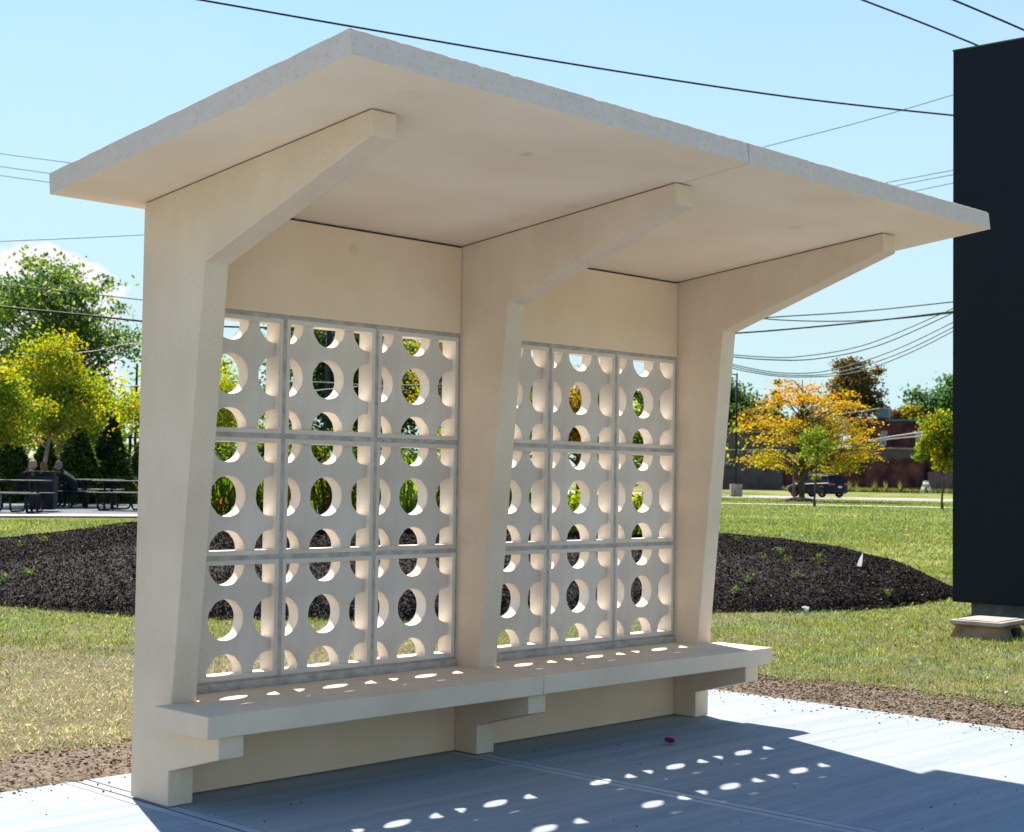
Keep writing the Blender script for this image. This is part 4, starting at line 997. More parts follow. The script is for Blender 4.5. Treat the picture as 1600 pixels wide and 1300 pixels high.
# ================================================================== PICNIC AREA
def picnic(u, d, rot, label, s=1.):
    b = gnd(u, d, .03); t = thing('picnic_table', label, 'picnic table', b, rot, 'black metal picnic tables on the plaza')
    W = .76*s; H = .76
    bm = bmesh.new(); box(bm, -W*1.25, W*1.25, -.42, .42, H-.045, H); bobj('tabletop', bm, M['steel_top'], t, bevel=.015)
    for sy in (-1, 1):
        bm = bmesh.new(); box(bm, -W*1.2, W*1.2, sy*.72-.15, sy*.72+.15, .43, .465); bobj('seat', bm, M['steel_top'], t, bevel=.012)
    for sx in (-.85, .85):
        bm = bmesh.new(); x = sx*W
        tube(bm, [(x, -.72, .43), (x, -.72, .18), (x, -.66, .05), (x, -.52, .02), (x, .52, .02), (x, .66, .05), (x, .72, .18), (x, .72, .43)], .03, 6)
        tube(bm, [(x, -.25, .02), (x, -.25, H-.05)], .03, 6); tube(bm, [(x, .25, .02), (x, .25, H-.05)], .03, 6)
        bobj('leg', bm, M['metal'], t, smooth=True)
    for sx in (-.35, .35):
        bm = bmesh.new(); x = sx*W
        tube(bm, [(x, -.7, .42), (x, -.62, .10), (x, -.5, .04), (x, .5, .04), (x, .62, .10), (x, .7, .42)], .026, 6); bobj('brace', bm, M['metal'], t, smooth=True)
    return t
M['steel_top'] = noise_mat('coated_steel', (.012, .02, .028), (.025, .035, .045), 5, 3, .62, spec=.2)
VA = math.atan2(_rt.y, _rt.x)
picnic(12, 36.5, VA+.06, 'long black picnic table at the left edge of the view')
picnic(96, 42.0, VA+.35, 'black picnic table where the man is leaning')
picnic(207, 39.5, VA-.10, 'black picnic table beside the shelter corner', .95)
picnic(150, 46.5, VA+.2, 'black picnic table farther back between the evergreens', .9)
def binbox():
    t = thing('litter_bin', 'square black litter bin between the picnic tables', 'litter bin', gnd(70, 38.2, .03), VA+.1)
    bm = bmesh.new(); box(bm, -.29, .29, -.28, .28, .04, .86); bobj('body', bm, M['metal'], t, bevel=.02)
    bm = bmesh.new(); box(bm, -.33, .33, -.32, .32, .93, .97)
    for sx in (-.27, .27):
        for sy in (-.26, .26): box(bm, sx-.02, sx+.02, sy-.02, sy+.02, .86, .93)
    bobj('canopy_lid', bm, M['metal'], t, bevel=.005)
binbox()

# ------------------------------------------------------------------ people
SKIN = noise_mat('skin', (.38, .19, .13), (.46, .25, .18), 8, 3, .6)
def skinned(name, joints, edges, mat, parent=None):
    me = bpy.data.meshes.new(name); me.from_pydata([j[:3] for j in joints], edges, []); me.update()
    o = link(name, me, mat, parent); md = o.modifiers.new('skin', 'SKIN'); md.use_smooth_shade = True
    for i, j in enumerate(joints):
        sv = me.skin_vertices[0].data[i]; r = j[3]; sv.radius = r if isinstance(r, tuple) else (r, r)
    me.skin_vertices[0].data[0].use_root = True
    ss = o.modifiers.new('sub', 'SUBSURF'); ss.levels = 2; ss.render_levels = 2
    return o
def head_mesh(parent, c, face, hair_mat, longhair, s=.105):
    """head with brow, nose, ears, on top of the neck; face = unit direction"""
    bm = bmesh.new(); bmesh.ops.create_uvsphere(bm, u_segments=20, v_segments=14, radius=1)
    for v in bm.verts:
        x, y, z = v.co
        x *= .92; y *= .78; z *= 1.18
        if z < -.3: x *= 1-.18*(-z-.3); y *= 1-.25*(-z-.3)
        if x > .75 and abs(y) < .22 and -.35 < z < .2: x += .22*(1-abs(y)/.22)*(1 if z < 0 else .5)   # nose
        if x > .6 and .02 < z < .3 and .12 < abs(y) < .45: x -= .07                                   # eye sockets
        v.co = (x*s, y*s, z*s)
    for sg in (-1, 1):
        r = bmesh.ops.create_uvsphere(bm, u_segments=8, v_segments=6, radius=.022)
        for v in r['verts']: v.co = Vector((v.co.x*.7-.005, v.co.y*.4+sg*s*.8, v.co.z*1.3-.005))
    h = bobj('head', bm, SKIN, parent, smooth=True); h.location = c; h.rotation_euler = (0, .15, math.atan2(face[1], face[0]))
    for sg in (-1, 1):
        bm = bmesh.new(); r = bmesh.ops.create_uvsphere(bm, u_segments=8, v_segments=6, radius=.011)
        for v in r['verts']: v.co += Vector((s*.86, sg*s*.3, s*.12))
        bobj('eye', bm, M['metal'], h)
    bm = bmesh.new(); bmesh.ops.create_uvsphere(bm, u_segments=18, v_segments=12, radius=1)
    for v in list(bm.verts):
        x, y, z = v.co
        if x > .35 and z < .45: v.co.x = .35
        low = -1.15 if not longhair else -2.9
        z2 = z*1.25 if z > 0 else (z*(1.0 if x < .1 else .3)*(2.6 if longhair and x < .3 else .6))
        v.co = ((v.co.x*.98-.08)*s*1.05, y*.9*s*1.05, z2*s)
    bobj('hair', bm, hair_mat, h, smooth=True)
    return h
def hand(parent, wrist, fwd, up):
    f = Vector(fwd).normalized(); u = Vector(up).normalized(); sd_ = f.cross(u).normalized(); w = Vector(wrist)
    J = [(*w, .022), (*(w+f*.045), (.034, .016)), (*(w+f*.085), (.036, .014))]; E = [(0, 1), (1, 2)]
    for k, (o, l) in enumerate(((-.027, .062), (-.009, .075), (.009, .07), (.027, .055))):
        i = len(J); J += [(*(w+f*.10+sd_*o), .009), (*(w+f*(.10+l*.55)+sd_*o*1.1-u*.008), .008), (*(w+f*(.10+l)+sd_*o*1.15-u*.026), .007)]
        E += [(2, i), (i, i+1), (i+1, i+2)]
    i = len(J); J += [(*(w+f*.05-sd_*.045), .010), (*(w+f*.085-sd_*.062-u*.01), .009)]; E += [(1, i), (i, i+1)]
    return skinned('hand', J, E, SKIN, parent)
def person(name_label, u, d, face_ang, shirt, hair, longhair, lean=.28, zs=.465):
    b = gnd(u, d, .03); t = thing('person', name_label, 'person', b, face_ang)
    # local +x = facing; seated on a .46 m seat, arms resting forward on the table
    hx = -.0; z = zs+.10
    J = [(hx, 0, z, (.15, .12)), (hx+lean*.35, 0, z+.16, (.145, .11)), (hx+lean*.8, 0, z+.31, (.17, .11)), (hx+lean, 0, z+.39, (.085, .07)), (hx+lean*1.15, 0, z+.45, .055)]
    E = [(0, 1), (1, 2), (2, 3), (3, 4)]
    for s in (-1, 1):
        i = len(J); J += [(hx+lean*.85, s*.19, z+.32, .06), (hx+lean*.85+.02, s*.27, z+.17, .047), (hx+lean+.28, s*.12, z+.235, .036)]
        E += [(2, i), (i, i+1), (i+1, i+2)]
        i = len(J); J += [(hx+.04, s*.10, z-.01, .085), (hx+.42, s*.13, z+.0, .068), (hx+.40, s*.13, .28, .05), (hx+.38, s*.13, .09, .04), (hx+.50, s*.14, .04, .036)]
        E += [(0, i), (i, i+1), (i+1, i+2), (i+2, i+3), (i+3, i+4)]
    skinned('body', J, E, shirt, t)
    head_mesh(t, (hx+lean*1.2+.035, 0, z+.56), (1, 0), hair, longhair)
    for s in (-1, 1): hand(t, (hx+lean+.29, s*.115, z+.235), (.9, -s*.5, -.02), (0, 0, 1))
    return t
BLK_CLOTH = noise_mat('black_cloth', (.006, .006, .008), (.014, .013, .016), 6, 4, .9)
GREY_HAIR = noise_mat('grey_hair', (.10, .10, .11), (.22, .22, .23), 40, 3, .7); BLOND = noise_mat('blond_hair', (.25, .19, .12), (.40, .32, .23), 40, 3, .6)
BROWN_HAIR = noise_mat('brown_hair', (.16, .07, .03), (.30, .15, .06), 40, 3, .6)
person('grey haired man in black leaning on the picnic table', 121, 41.3, VA+math.pi*.93, BLK_CLOTH, GREY_HAIR, False, .42)
person('person with long blond hair seated behind the litter bin', 26, 40.6, VA-.15, BLK_CLOTH, BLOND, True, .36, .47)
person('person with brown hair seated farther behind the litter bin', 84, 43.4, VA+2.6, BLK_CLOTH, BROWN_HAIR, True, .3, .45)

# dark rail fence behind the trees
def fence():
    P = [gnd(u, 57) for u in np.linspace(150, 760, 24)]
    t = thing('rail_fence', 'dark metal rail fence behind the evergreens', 'fence', P[0])
    bm = bmesh.new()
    for hz in (.9, 1.45, 2.0, 2.3): tube(bm, [p-P[0]+Vector((0, 0, hz)) for p in P], .03, 4)
    bobj('rails', bm, M['metal'], t)
    for p in P[::2]:
        bm = bmesh.new(); q = p-P[0]; box(bm, q.x-.04, q.x+.04, q.y-.04, q.y+.04, q.z-.2, q.z+2.4); bobj('post', bm, M['metal'], t)
fence()
def pole(u, d, ytop, r, label, arm=True):
    b = gnd(u, d); H = at(u, ytop, d).z-b.z; t = thing('utility_pole', label, 'utility pole', b, VA)
    m = bpy.data.materials.get('pole_wood') or noise_mat('pole_wood', (.016, .022, .032), (.035, .042, .055), 6, 5, .9, stretch=(1, 1, .2))
    bm = bmesh.new(); tube(bm, [(0, 0, -.3), (0, 0, H*.5), (0, 0, H)], [r, r*.9, r*.75], 12); bobj('shaft', bm, m, t, smooth=True)
    if arm:
        bm = bmesh.new(); box(bm, -1.1, 1.1, -r-.08, -r, H-.55, H-.43); bobj('crossarm', bm, m, t, bevel=.01)
        for x in (-1., -.5, .5, 1.):
            bm = bmesh.new(); lathe(bm, [(.03, 0), (.055, .03), (.03, .06), (.05, .09), (.025, .13)], 10, (x, -r-.04, H-.43)); bobj('insulator', bm, M['cable_pale'], t)
pole(510.5, 70, 430, .145, 'dark utility pole seen through the left block wall')
pole(211, 88, 568, .085, 'thin dark pole among the trees beside the shelter corner', False)

# ================================================================== RIGHT BACKGROUND OBJECTS
def lamp():
    d = 97.; b = gnd(1150.5, d); H = at(1152, 583, d).z-b.z; S = d/F
    t = thing('street_lamp', 'tall dark street lamp on a square concrete pedestal', 'street lamp', b, VA)
    mc = noise_mat('pedestal', (.20, .16, .12), (.36, .30, .24), 3, 6, .9)
    bm = bmesh.new(); h = 20*S; w = 8.7*S; box(bm, -w, w, -w, w, -.2, h); bobj('pedestal', bm, mc, t, bevel=.04)
    bm = bmesh.new(); tube(bm, [(0, 0, h-.05), (0, 0, H)], [.085, .06], 10); bobj('pole', bm, M['metal'], t, smooth=True)
    bm = bmesh.new(); tube(bm, [(0, 0, H-.12), (-.35, 0, H-.06)], .04, 8); box(bm, -.95, -.35, -.14, .14, H-.12, H-.0); bobj('lamp_head', bm, M['metal'], t, bevel=.02)
lamp()
def post_sign():
    d = 99.; b = gnd(1240.5, d); S = d/F; t = thing('road_sign', 'small white sign on a brown post left of the parked car', 'sign', b, VA)
    H = at(1240, 717, d).z-b.z; bm = bmesh.new(); box(bm, -.06, .06, -.05, .05, -.2, H-.05); bobj('post', bm, noise_mat('brown_post', (.06, .03, .02), (.12, .06, .04), 6, 3, .8), t)
    bm = bmesh.new(); w = 3.*S; box(bm, -w, w, -.075, -.052, H-11.5*S, H); bobj('sign_panel', bm, noise_mat('sign_white', (.55, .56, .60), (.7, .7, .74), 4, 2, .5), t, bevel=.008)
post_sign()
def barricade():
    d = 118.; b = gnd(1447, d, .02); t = thing('barricade', 'white folding A frame barricade at the end of the brick wall', 'barricade', b, VA)
    mw = noise_mat('barricade_white', (.6, .58, .56), (.78, .76, .74), 3, 3, .6); mo = noise_mat('barricade_orange', (.5, .1, .03), (.6, .15, .05), 3, 2, .6)
    for s in (-1, 1):
        bm = bmesh.new()
        for y in (-.3, .3): tube(bm, [(s*.36, y, 0), (s*.05, y, .92)], .038, 6)
        bobj('leg_frame', bm, mw, t)
        for z in (.35, .75):
            x = s*(.36-.31*z/.92); bm = bmesh.new(); box(bm, x-.02, x+.02, -.42, .42, z-.09, z+.09); bobj('board', bm, mw, t)
barricade()

def building():
    # a long one-storey brick range; local x runs to the right along the wall face, local y away
    A = at(1020, 760, 127); Bq = at(1449, 760, 122); ang = math.atan2(Bq.y-A.y, Bq.x-A.x); Lx = math.hypot(Bq.x-A.x, Bq.y-A.y)
    z0 = .30; t = thing('brick_building', 'long dark brick building with stepped parapet behind the road', 'building', (A.x, A.y, z0), ang)
    S = 124/F
    def lx(u):
        p = at(u, 700, 124); dx, dy = p.x-CAM.x, p.y-CAM.y     # intersect sight line with wall line
        ex, ey = math.cos(ang), math.sin(ang); den = dx*ey-dy*ex
        k = ((A.x-CAM.x)*ey-(A.y-CAM.y)*ex)/den; return ((CAM.x+dx*k-A.x)*ex+(CAM.y+dy*k-A.y)*ey), k
    def lz(u, v): x, k = lx(u); p = at(u, v, 124); return CAM.z+(p.z-CAM.z)*k-z0
    mb = brick_mat('brick_dark', (.20, .070, .055, 1), (.13, .050, .046, 1), (.08, .06, .058, 1), 1.7, dirt=lz(1400, 716)+.3)
    mb2 = brick_mat('brick_red', (.15, .055, .05, 1), (.10, .04, .042, 1), (.07, .05, .05, 1), 1.9)
    mg = noise_mat('parged_wall', (.085, .066, .064), (.13, .10, .092), 1.5, 6, .95)
    cop = noise_mat('tile_coping', (.22, .13, .10), (.36, .30, .26), 3, 3, .8); cya = noise_mat('teal_metal', (.05, .12, .15), (.08, .17, .20), 2, 3, .5)
    x1150, x1200, x1355, x1450 = lx(1150)[0], lx(1240)[0], lx(1355)[0], lx(1437)[0]
    # right wing wall (main face)
    bm = bmesh.new(); zr0, zr1 = lz(1240, 698), lz(1437, 703)
    A4 = [(lx(1225)[0], -.1), (x1450, -.1), (x1450, zr1), (lx(1225)[0], zr0)]
    extr(bm, A4, 0, 9, 'y'); bobj('wall', bm, mb, t)
    bm = bmesh.new(); n = 44
    for j in range(n):
        f0, f1 = j/n, (j+.86)/n; xa, xb_ = lx(1240)[0]+(x1450-lx(1240)[0])*f0, lx(1240)[0]+(x1450-lx(1240)[0])*f1
        zz = zr0+(zr1-zr0)*f0; box(bm, xa, xb_, -.08, .35, zz, zz+.14)
    bobj('coping', bm, cop, t)
    # left wing: lower parged band and sloped roof edge
    bm = bmesh.new(); za, zb_ = lz(1050, 660), lz(1238, 682)
    extr(bm, [(0, -.1), (lx(1225)[0]-.01, -.1), (lx(1225)[0]-.01, zb_), (0, za)], -.4, 9, 'y'); bobj('wall', bm, mg, t)
    bm = bmesh.new(); e = .16
    extr(bm, [(-.2, za+.01), (lx(1236)[0], zb_+.01), (lx(1236)[0], zb_+e), (-.2, za+e)], -.75, 9.2, 'y'); bobj('roof_edge', bm, noise_mat('grey_roof', (.16, .14, .14), (.26, .23, .22), 3, 3, .8), t)
    bm = bmesh.new(); zc = lz(1180, 703); box(bm, lx(1100)[0], lx(1232)[0], -.62, -.404, zc-.06, zc+.05); bobj('gutter', bm, M['cable_pale'], t)
    bm = bmesh.new(); xw = lx(1136)[0]; box(bm, xw-.35, xw+.35, -.46, -.401, lz(1136, 728), lz(1136, 706)); bobj('window', bm, M['glassy'], t)
    # two-storey rear block
    xa, xb_ = lx(1318)[0], lx(1446)[0]; zt = lz(1400, 655.5)
    bm = bmesh.new(); box(bm, xa, xb_, 3.2, 13, 0, zt); bobj('upper_wall', bm, mb2, t)
    bm = bmesh.new(); box(bm, xa-.1, xb_+.1, 3.0, 3.4, zt+.002, zt+.16); bobj('upper_coping', bm, cya, t)
    # stepped parapet with teal rooftop unit
    bm = bmesh.new(); box(bm, xa-.05, lx(1375)[0], 2.9, 3.19, zt-.3, zt+.24); bobj('parapet', bm, mb2, t)
    bm = bmesh.new(); box(bm, lx(1361)[0], lx(1378)[0], 3.1, 4.3, zt+.25, zt+1.05); bobj('rooftop_unit', bm, cya, t, bevel=.03)
    for u0, u1, v0, v1 in ((1364, 1374.5, 678, 695), (1421.5, 1432, 676, 697)):
        bm = bmesh.new(); a, c = lx(u0)[0], lx(u1)[0]; b0, b1 = lz(1400, v1), lz(1400, v0); g = .11
        box(bm, a, a+g, 3.13, 3.24, b0, b1); box(bm, c-g, c, 3.13, 3.24, b0, b1); box(bm, a+g, c-g, 3.13, 3.24, b1-g, b1); box(bm, a+g, c-g, 3.13, 3.24, b0, b0+g)
        w = bobj('window', bm, M['paint_pale'], t)
        bm = bmesh.new(); box(bm, a+g, c-g, 3.165, 3.19, b0+g, b1-g); bobj('pane', bm, M['glassy'], w)
        bm = bmesh.new()
        for k in range(1, 6): zz = b0+g+(b1-b0-2*g)*k/6; box(bm, a+g, c-g, 3.145, 3.163, zz-.02, zz+.02)
        bobj('blind', bm, M['paint_pale'], w)
        bm = bmesh.new(); box(bm, a+.1, c+.1, 3.14, 3.21, b1+.005, b1+.35); bobj('lintel', bm, noise_mat('pale_lintel', (.28, .22, .19), (.35, .28, .24), 3, 2, .8), t)
    # red painted end bay
    xe0, xe1 = lx(1447)[0], lx(1520)[0]; mr_ = noise_mat('red_paint', (.19, .018, .022), (.24, .025, .03), 2, 3, .7)
    bm = bmesh.new(); box(bm, xe0, xe1, 3.6, 12, 0, lz(1470, 664)); bobj('end_bay_wall', bm, mr_, t)
    bm = bmesh.new(); box(bm, xe0-.05, xe1, 3.5, 12.1, lz(1470, 664)+.002, lz(1470, 659.5)); bobj('end_bay_cornice', bm, M['paint_pale'], t)
    bm = bmesh.new(); box(bm, lx(1451)[0], lx(1457.5)[0], 4.4, 5.2, lz(1470, 659), lz(1454, 644)); bobj('chimney', bm, mb2, t)
    for u0, u1, v0, v1 in ((1450.5, 1457, 718, 737), (1478, 1487.5, 714, 736)):
        bm = bmesh.new(); a, c = lx(u0)[0], lx(u1)[0]; b0, b1 = lz(1470, v1), lz(1470, v0); box(bm, a, c, 3.55, 3.597, b0, b1)
        w = bobj('window', bm, M['paint_pale'], t); bm = bmesh.new(); box(bm, a+.09, c-.09, 3.53, 3.548, b0+.09, b1-.09); bobj('pane', bm, M['glassy'], w)
    # timber fence continuing past the wall
    f0 = at(1450, 760, 121); f = thing('board_fence', 'brown timber board fence between the brick wall and the dark tower', 'fence', (f0.x, f0.y, .5), ang)
    mf = noise_mat('fence_board', (.12, .07, .06), (.20, .13, .11), 2, 4, .9, stretch=(3, 1, .3)); bm = bmesh.new(); x = 0
    while x < 4.6: box(bm, x, x+.145, 0, .03, -.1, 1.95+random.uniform(-.015, .015)); x += .15
    bobj('boards', bm, mf, f)
    bm = bmesh.new(); box(bm, 0, 4.6, .035, .09, .4, .5); box(bm, 0, 4.6, .035, .09, 1.5, 1.6); bobj('rail', bm, mf, f)
M['glassy'] = noise_mat('window_glass', (.05, .09, .13), (.14, .20, .26), 1.5, 3, .15, spec=.7)
M['paint_pale'] = noise_mat('pale_paint', (.38, .42, .46), (.52, .55, .58), 2, 3, .6)
building()

def wall_weeds():
    n = 5200; u = RNG.uniform(1225, 1500, n); d = 119.5+RNG.random(n)*1.6; x, y = ud_xy(u, d); z = terrain(x, y)
    h = .15+.25*RNG.random(n)+.7*(fnoise(u*.18, u*0, 1., 41) > .70)*RNG.random(n); w = .03+.02*RNG.random(n); l = RNG.normal(0, .12, (n, 2))
    b = np.stack([x, y, z], 1); a = RNG.random(n)*6.28; s = np.stack([np.cos(a)*w, np.sin(a)*w, 0*a], 1); e = b+np.stack([l[:, 0], l[:, 1], h], 1)
    cols = pal(n, [(.10, .15, .03), (.22, .24, .07), (.35, .30, .12)])
    V = np.stack([b-s, b+s, e], 1).reshape(-1, 3)
    tag(link('wall_weeds', np_mesh('wall_weeds', V, np.arange(3*n).reshape(-1, 3), np.repeat(cols, 3, 0)), M['grassb']), 'tall rough grass growing along the foot of the brick wall', 'grass', kind='stuff')
wall_weeds()

def suv():
    d = 101.; b = gnd(1277, d, .04); s = .91
    # heading: away and to the left; rear quarter towards the viewer
    view = math.atan2(_fw.y, _fw.x)+(-(1277-800)/F); ang = view+R(44)
    t = thing('parked_car', 'dark blue sport utility car parked on the road beside the brick wall', 'car', b, ang)
    t.scale = (s, s, s)
    paint = noise_mat('dark_paint', (.006, .012, .02), (.008, .015, .025), 3, 2, .5, spec=.14); glass = noise_mat('car_glass', (.012, .02, .024), (.02, .03, .035), 2, 2, .6, spec=.06)
    trim = noise_mat('black_trim', (.008, .008, .008), (.015, .015, .015), 5, 2, .6)
    # stations: x (front +), zlow, zbelt, half width
    st = [(-2.28, .42, .86, .70), (-2.22, .32, 1.02, .84), (-1.95, .26, 1.06, .91), (-1.2, .24, 1.04, .93), (0, .24, 1.0, .93), (1.0, .24, .98, .92), (1.35, .25, .97, .91), (1.9, .26, .88, .88), (2.2, .30, .78, .80), (2.32, .36, .62, .64)]
    bm = bmesh.new(); rings = []
    for x, zl, zb_, w in st:
        pr = [(-w*.86, zl), (-w, zl+.14), (-w*1.005, (zl+zb_)/2+.05), (-w*.97, zb_-.05), (-w*.90, zb_), (w*.90, zb_), (w*.97, zb_-.05), (w*1.005, (zl+zb_)/2+.05), (w, zl+.14), (w*.86, zl)]
        rings.append([bm.verts.new((x, y, z)) for y, z in pr])
    for a, c in zip(rings, rings[1:]):
        for k in range(len(a)): bm.faces.new((a[k], a[(k+1) % len(a)], c[(k+1) % len(a)], c[k]))
    bm.faces.new(rings[0][::-1]); bm.faces.new(rings[-1]); body = bobj('body', bm, paint, t, bevel=.02, smooth=True)
    # greenhouse glass and roof
    bot = [(-2.12, .80), (1.12, .82)]; top = [(-1.70, .62), (.35, .66)]
    bm = bmesh.new()
    z0, z1 = 1.0, 1.56
    v = [bm.verts.new(c) for c in ((-2.14, -.78, z0-.02), (1.15, -.885, z0-.05), (1.15, .885, z0-.05), (-2.14, .78, z0-.02), (-1.78, -.62, z1), (.28, -.66, z1), (.28, .66, z1), (-1.78, .62, z1))]
    for f in ((0, 3, 2, 1), (4, 5, 6, 7), (0, 1, 5, 4), (1, 2, 6, 5), (2, 3, 7, 6), (3, 0, 4, 7)): bm.faces.new([v[i] for i in f])
    bobj('window_band', bm, glass, t, bevel=.03)
    bm = bmesh.new()
    for zz, sc, xo in ((1.545, 1.0, 0), (1.60, .97, 0), (1.645, .82, 0)):
        pass
    rr = []
    for x, w, z in ((-1.98, .60, 1.52), (-1.6, .665, 1.60), (-.8, .69, 1.655), (0, .68, 1.64), (.36, .66, 1.56)):
        rr.append([bm.verts.new(c) for c in ((x, -w, z-.06), (x, -w*.86, z), (x, w*.86, z), (x, w, z-.06), (x, 0, z-.09))])
    for a, c in zip(rr, rr[1:]):
        for k in range(5): bm.faces.new((a[k], a[(k+1) % 5], c[(k+1) % 5], c[k]))
    bm.faces.new(rr[0][::-1]); bm.faces.new(rr[-1]); roof = bobj('roof', bm, paint, t, bevel=.01, smooth=True)
    for sg in (-1, 1):
        bm = bmesh.new(); tube(bm, [(-1.55, sg*.6, 1.60), (-1.45, sg*.6, 1.69), (-.1, sg*.6, 1.70), (.1, sg*.6, 1.62)], .018, 6); bobj('roof_rail', bm, trim, roof)
        for x0, x1, y in ((.30, 1.14, .66), (-.72, -.66, .0), (-1.80, -2.10, .0)):      # pillars
            bm = bmesh.new(); ya, yb_ = sg*.665, sg*.875
            tube(bm, [(x0 if y else x0, ya, 1.55), (x1, yb_, 1.0)], .035, 6); bobj('pillar', bm, paint, t)
        bm = bmesh.new(); box(bm, .78, .95, sg*.93-.10, sg*.93+.10, 1.0, 1.14); bobj('mirror', bm, paint, t, bevel=.03)
        for x in (.42, -.62):
            bm = bmesh.new(); box(bm, x-.12, x+.06, sg*.937-.008, sg*.937+.008, .90, .925); bobj('door_handle', bm, trim, t)
        for x in (1.42, -1.38):
            bm = bmesh.new(); ring = [(.0, 0)]
            w = bmesh.new(); R0 = .355
            for rr_, yy in ((.22, .0), (R0*.93, .0), (R0, .04), (R0, .19), (R0*.93, .23), (.22, .23)):
                pass
            w.free()
            pts = [(.22, 0), (R0*.94, 0), (R0, .04), (R0, .18), (R0*.94, .22), (.22, .22)]; n = 28
            rgs = [[bm.verts.new((x+r*math.cos(6.28318*k/n), sg*(.955-yy), .355+r*math.sin(6.28318*k/n))) for k in range(n)] for r, yy in pts]
            for a, c in zip(rgs, rgs[1:]+rgs[:1]):
                for k in range(n): bm.faces.new((a[k], a[(k+1) % n], c[(k+1) % n], c[k]))
            wh = bobj('wheel', bm, trim, t, smooth=True)
            bm = bmesh.new(); n = 10; c0 = bm.verts.new((x, sg*.945, .355))
            for k in range(n):
                a0 = 6.283*k/n; a1 = a0+.33; q = [bm.verts.new((x+r*math.cos(a), sg*(.93), .355+r*math.sin(a))) for r, a in ((.06, a0), (.225, a0+.02), (.225, a1), (.06, a1+.1))]; bm.faces.new(q)
            bm.verts.remove(c0); bobj('rim', bm, noise_mat('dark_rim', (.03, .03, .035), (.06, .06, .065), 4, 2, .35, metal=.6) if 'dark_rim' not in bpy.data.materials else bpy.data.materials['dark_rim'], wh)
            bm = bmesh.new(); arc = [(x+.42*math.cos(a), sg*.935, .36+.42*math.sin(a)) for a in np.linspace(0, math.pi, 12)]; tube(bm, arc, .035, 6); bobj('wheel_arch', bm, trim, t, smooth=True)
        bm = bmesh.new(); box(bm, -2.285, -2.05, sg*.66-.21 if sg > 0 else -.905, sg*.66+.245 if sg > 0 else -.45, .90, 1.02); bobj('tail_light', bm, bpy.data.materials.get('tail_red') or noise_mat('tail_red', (.35, .008, .01), (.5, .015, .02), 5, 2, .2, spec=.7), t, bevel=.02)
        bm = bmesh.new(); box(bm, 2.02, 2.24, sg*.68-.16, sg*.68+.16, .70, .80); bobj('headlight', bm, bpy.data.materials.get('lamp_clear') or noise_mat('lamp_clear', (.35, .45, .5), (.5, .6, .65), 5, 2, .1, spec=.8), t, bevel=.02)
    bm = bmesh.new(); box(bm, -2.33, -2.255, -.76, .76, .36, .58); bobj('rear_bumper', bm, trim, t, bevel=.03)
    bm = bmesh.new(); box(bm, -2.315, -2.285, -.18, .18, .70, .83); bobj('number_plate', bm, bpy.data.materials['sign_white'], t, bevel=.005)
    bm = bmesh.new(); box(bm, -2.12, -1.75, -.60, .60, 1.555, 1.60); bobj('spoiler', bm, paint, t, bevel=.012)
suv()

# ================================================================== OVERHEAD CABLES
def cable(pts, r, mat, label, group='overhead cables'):
    """pts = (u, v, dist) picked along the span; a smooth tube through them"""
    W = [at(*p) for p in pts]; n = len(W); P = []
    if n == 2:
        for k in range(13): f = k/12; P.append(W[0].lerp(W[1], f))
    else:
        for i in range(n-1):
            p0, p1, p2, p3 = W[max(i-1, 0)], W[i], W[i+1], W[min(i+2, n-1)]
            for k in range(10):
                f = k/10; P.append(.5*((2*p1)+(p2-p0)*f+(2*p0-5*p1+4*p2-p3)*f*f+(3*p1-p0-3*p2+p3)*f**3))
        P.append(W[-1])
    bm = bmesh.new(); tube(bm, [p-P[0] for p in P], r, 6); o = bobj('overhead_cable', bm, M[mat], smooth=True); o.location = P[0]
    tag(o, label, 'cable', group)
c = cable
c([(150, -28, 26), (315, 0, 27), (548, 41, 28), (900, 101, 30), (1200, 147, 32), (1400, 171, 34), (1560, 187, 36)], .021, 'cable', 'long black cable crossing the sky just above the shelter roof')
c([(1250, -38, 24), (1348, 0, 25), (1444, 37, 26), (1537, 75, 27), (1590, 98, 28)], .018, 'cable', 'black cable running down to the top of the dark tower')
c([(1400, -36, 24), (1490, 0, 24.5), (1600, 47, 25), (1700, 92, 26)], .018, 'cable', 'black cable passing above the dark tower in the top right corner')
c([(1100, 256, 90), (1200, 228, 88), (1350, 189, 85), (1520, 139, 80)], .026, 'cable_far', 'thin pale cable rising from the roof edge to the dark tower')
c([(1360, 290, 90), (1430, 277, 88), (1520, 260, 86)], .024, 'cable_far', 'highest of three thin cables close together over the right end of the roof')
c([(1370, 296, 90), (1430, 284, 88), (1520, 267, 86)], .024, 'cable_far', 'middle of three thin cables close together over the right end of the roof')
c([(1400, 305, 90), (1450, 294, 88), (1520, 280, 86)], .024, 'cable_far', 'lowest of three thin cables close together over the right end of the roof')
c([(1130, 502, 72), (1200, 496, 70), (1350, 486, 70), (1530, 467, 68)], .030, 'cable_far', 'upper grey cable under the right end of the roof')
c([(1120, 522, 62), (1200, 517, 62), (1350, 503, 62), (1520, 483, 60)], .034, 'cable', 'thickest dark cable under the right end of the roof')
c([(1170, 492, 70), (1205, 499, 70), (1300, 502, 70), (1400, 498, 69), (1520, 485, 68)], .028, 'cable_far', 'sagging grey cable that meets the thick dark cable beside the tower')
c([(1100, 550, 76), (1180, 557, 76), (1250, 557, 76), (1360, 536, 75), (1520, 468, 73)], .026, 'cable_far', 'upper sagging cable sweeping up to the dark tower')
c([(1100, 553, 76.5), (1200, 562, 76), (1280, 560, 76), (1380, 537, 75), (1520, 474, 73)], .030, 'cable_far', 'lower sagging cable sweeping up to the dark tower')
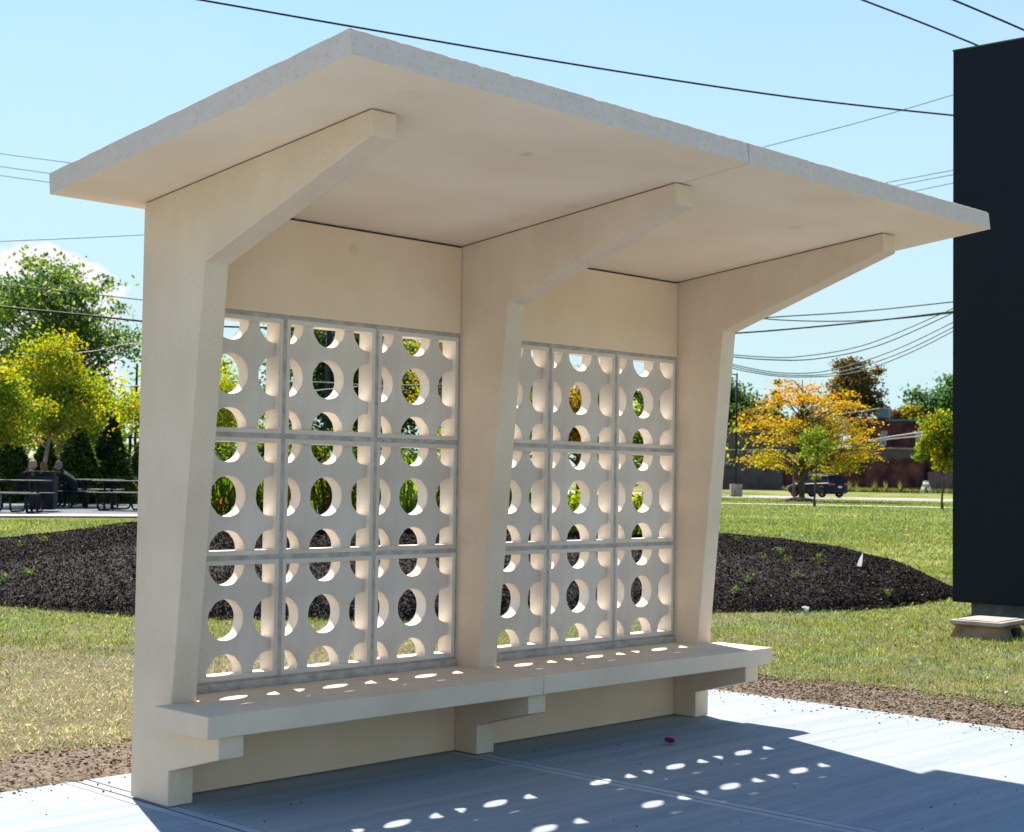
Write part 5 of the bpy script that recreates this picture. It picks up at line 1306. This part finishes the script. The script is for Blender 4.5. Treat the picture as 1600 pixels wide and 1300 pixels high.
c([(1100, 558, 80), (1170, 575, 80), (1230, 583, 80), (1300, 578, 80), (1400, 546, 78), (1520, 488, 76)], .026, 'cable_far', 'highest of the three cables above the orange tree')
c([(1100, 561, 80.5), (1170, 578, 80), (1230, 586, 80), (1310, 582, 80), (1410, 550, 78), (1520, 495, 76)], .026, 'cable_far', 'middle of the three cables above the orange tree')
c([(1100, 564, 81), (1170, 581, 80), (1240, 589, 80), (1330, 583, 80), (1420, 552, 78), (1520, 501, 76)], .026, 'cable_far', 'lowest of the three cables above the orange tree')
c([(-60, 232, 90), (0, 240, 90), (130, 257, 90)], .024, 'cable_far', 'highest faint cable left of the shelter roof')
c([(-60, 251, 90), (0, 260, 90), (130, 278, 90)], .024, 'cable_far', 'middle faint cable left of the shelter roof')
c([(-60, 265, 90), (0, 274, 90), (130, 292, 90)], .024, 'cable_far', 'lowest faint cable left of the shelter roof')
c([(-60, 379, 90), (0, 377, 90), (120, 372, 90), (300, 363, 90)], .026, 'cable_far', 'blue grey cable just above the white cloud on the left')
c([(-60, 437, 55), (0, 445, 55), (110, 456, 56), (260, 473, 57), (420, 492, 58)], .018, 'cable', 'thin dark cable across the green tree')
c([(-60, 472, 40), (0, 479, 40), (110, 490, 41), (300, 508, 42), (520, 514, 43), (700, 520, 45)], .027, 'cable', 'thick black cable across the green tree')
c([(95, 554, 60), (150, 548, 60), (230, 537, 60), (420, 560, 62)], .017, 'cable_pale', 'pale cable in front of the green tree, above the birches')
c([(150, 609, 60), (210, 603, 60), (330, 596, 60), (520, 598, 60), (640, 610, 60)], .017, 'cable_pale', 'pale cable just above the birch tops beside the shelter')
c([(480, 612, 60), (560, 604, 60), (700, 600, 60)], .017, 'cable_pale', 'pale cable crossing behind the dark utility pole')
c([(1250, 652, 100), (1325, 645, 100), (1375, 638, 100)], .03, 'cable_pale', 'pale cable ending at the rooftop unit')
c([(1240, 688, 100), (1340, 690, 100), (1400, 681, 100), (1520, 664, 98)], .045, 'cable_pale', 'upper pale cable in front of the brick building windows')
c([(1240, 693, 100), (1330, 691, 100), (1420, 683, 100), (1520, 673, 98)], .038, 'cable_pale', 'lower pale cable in front of the brick building windows')
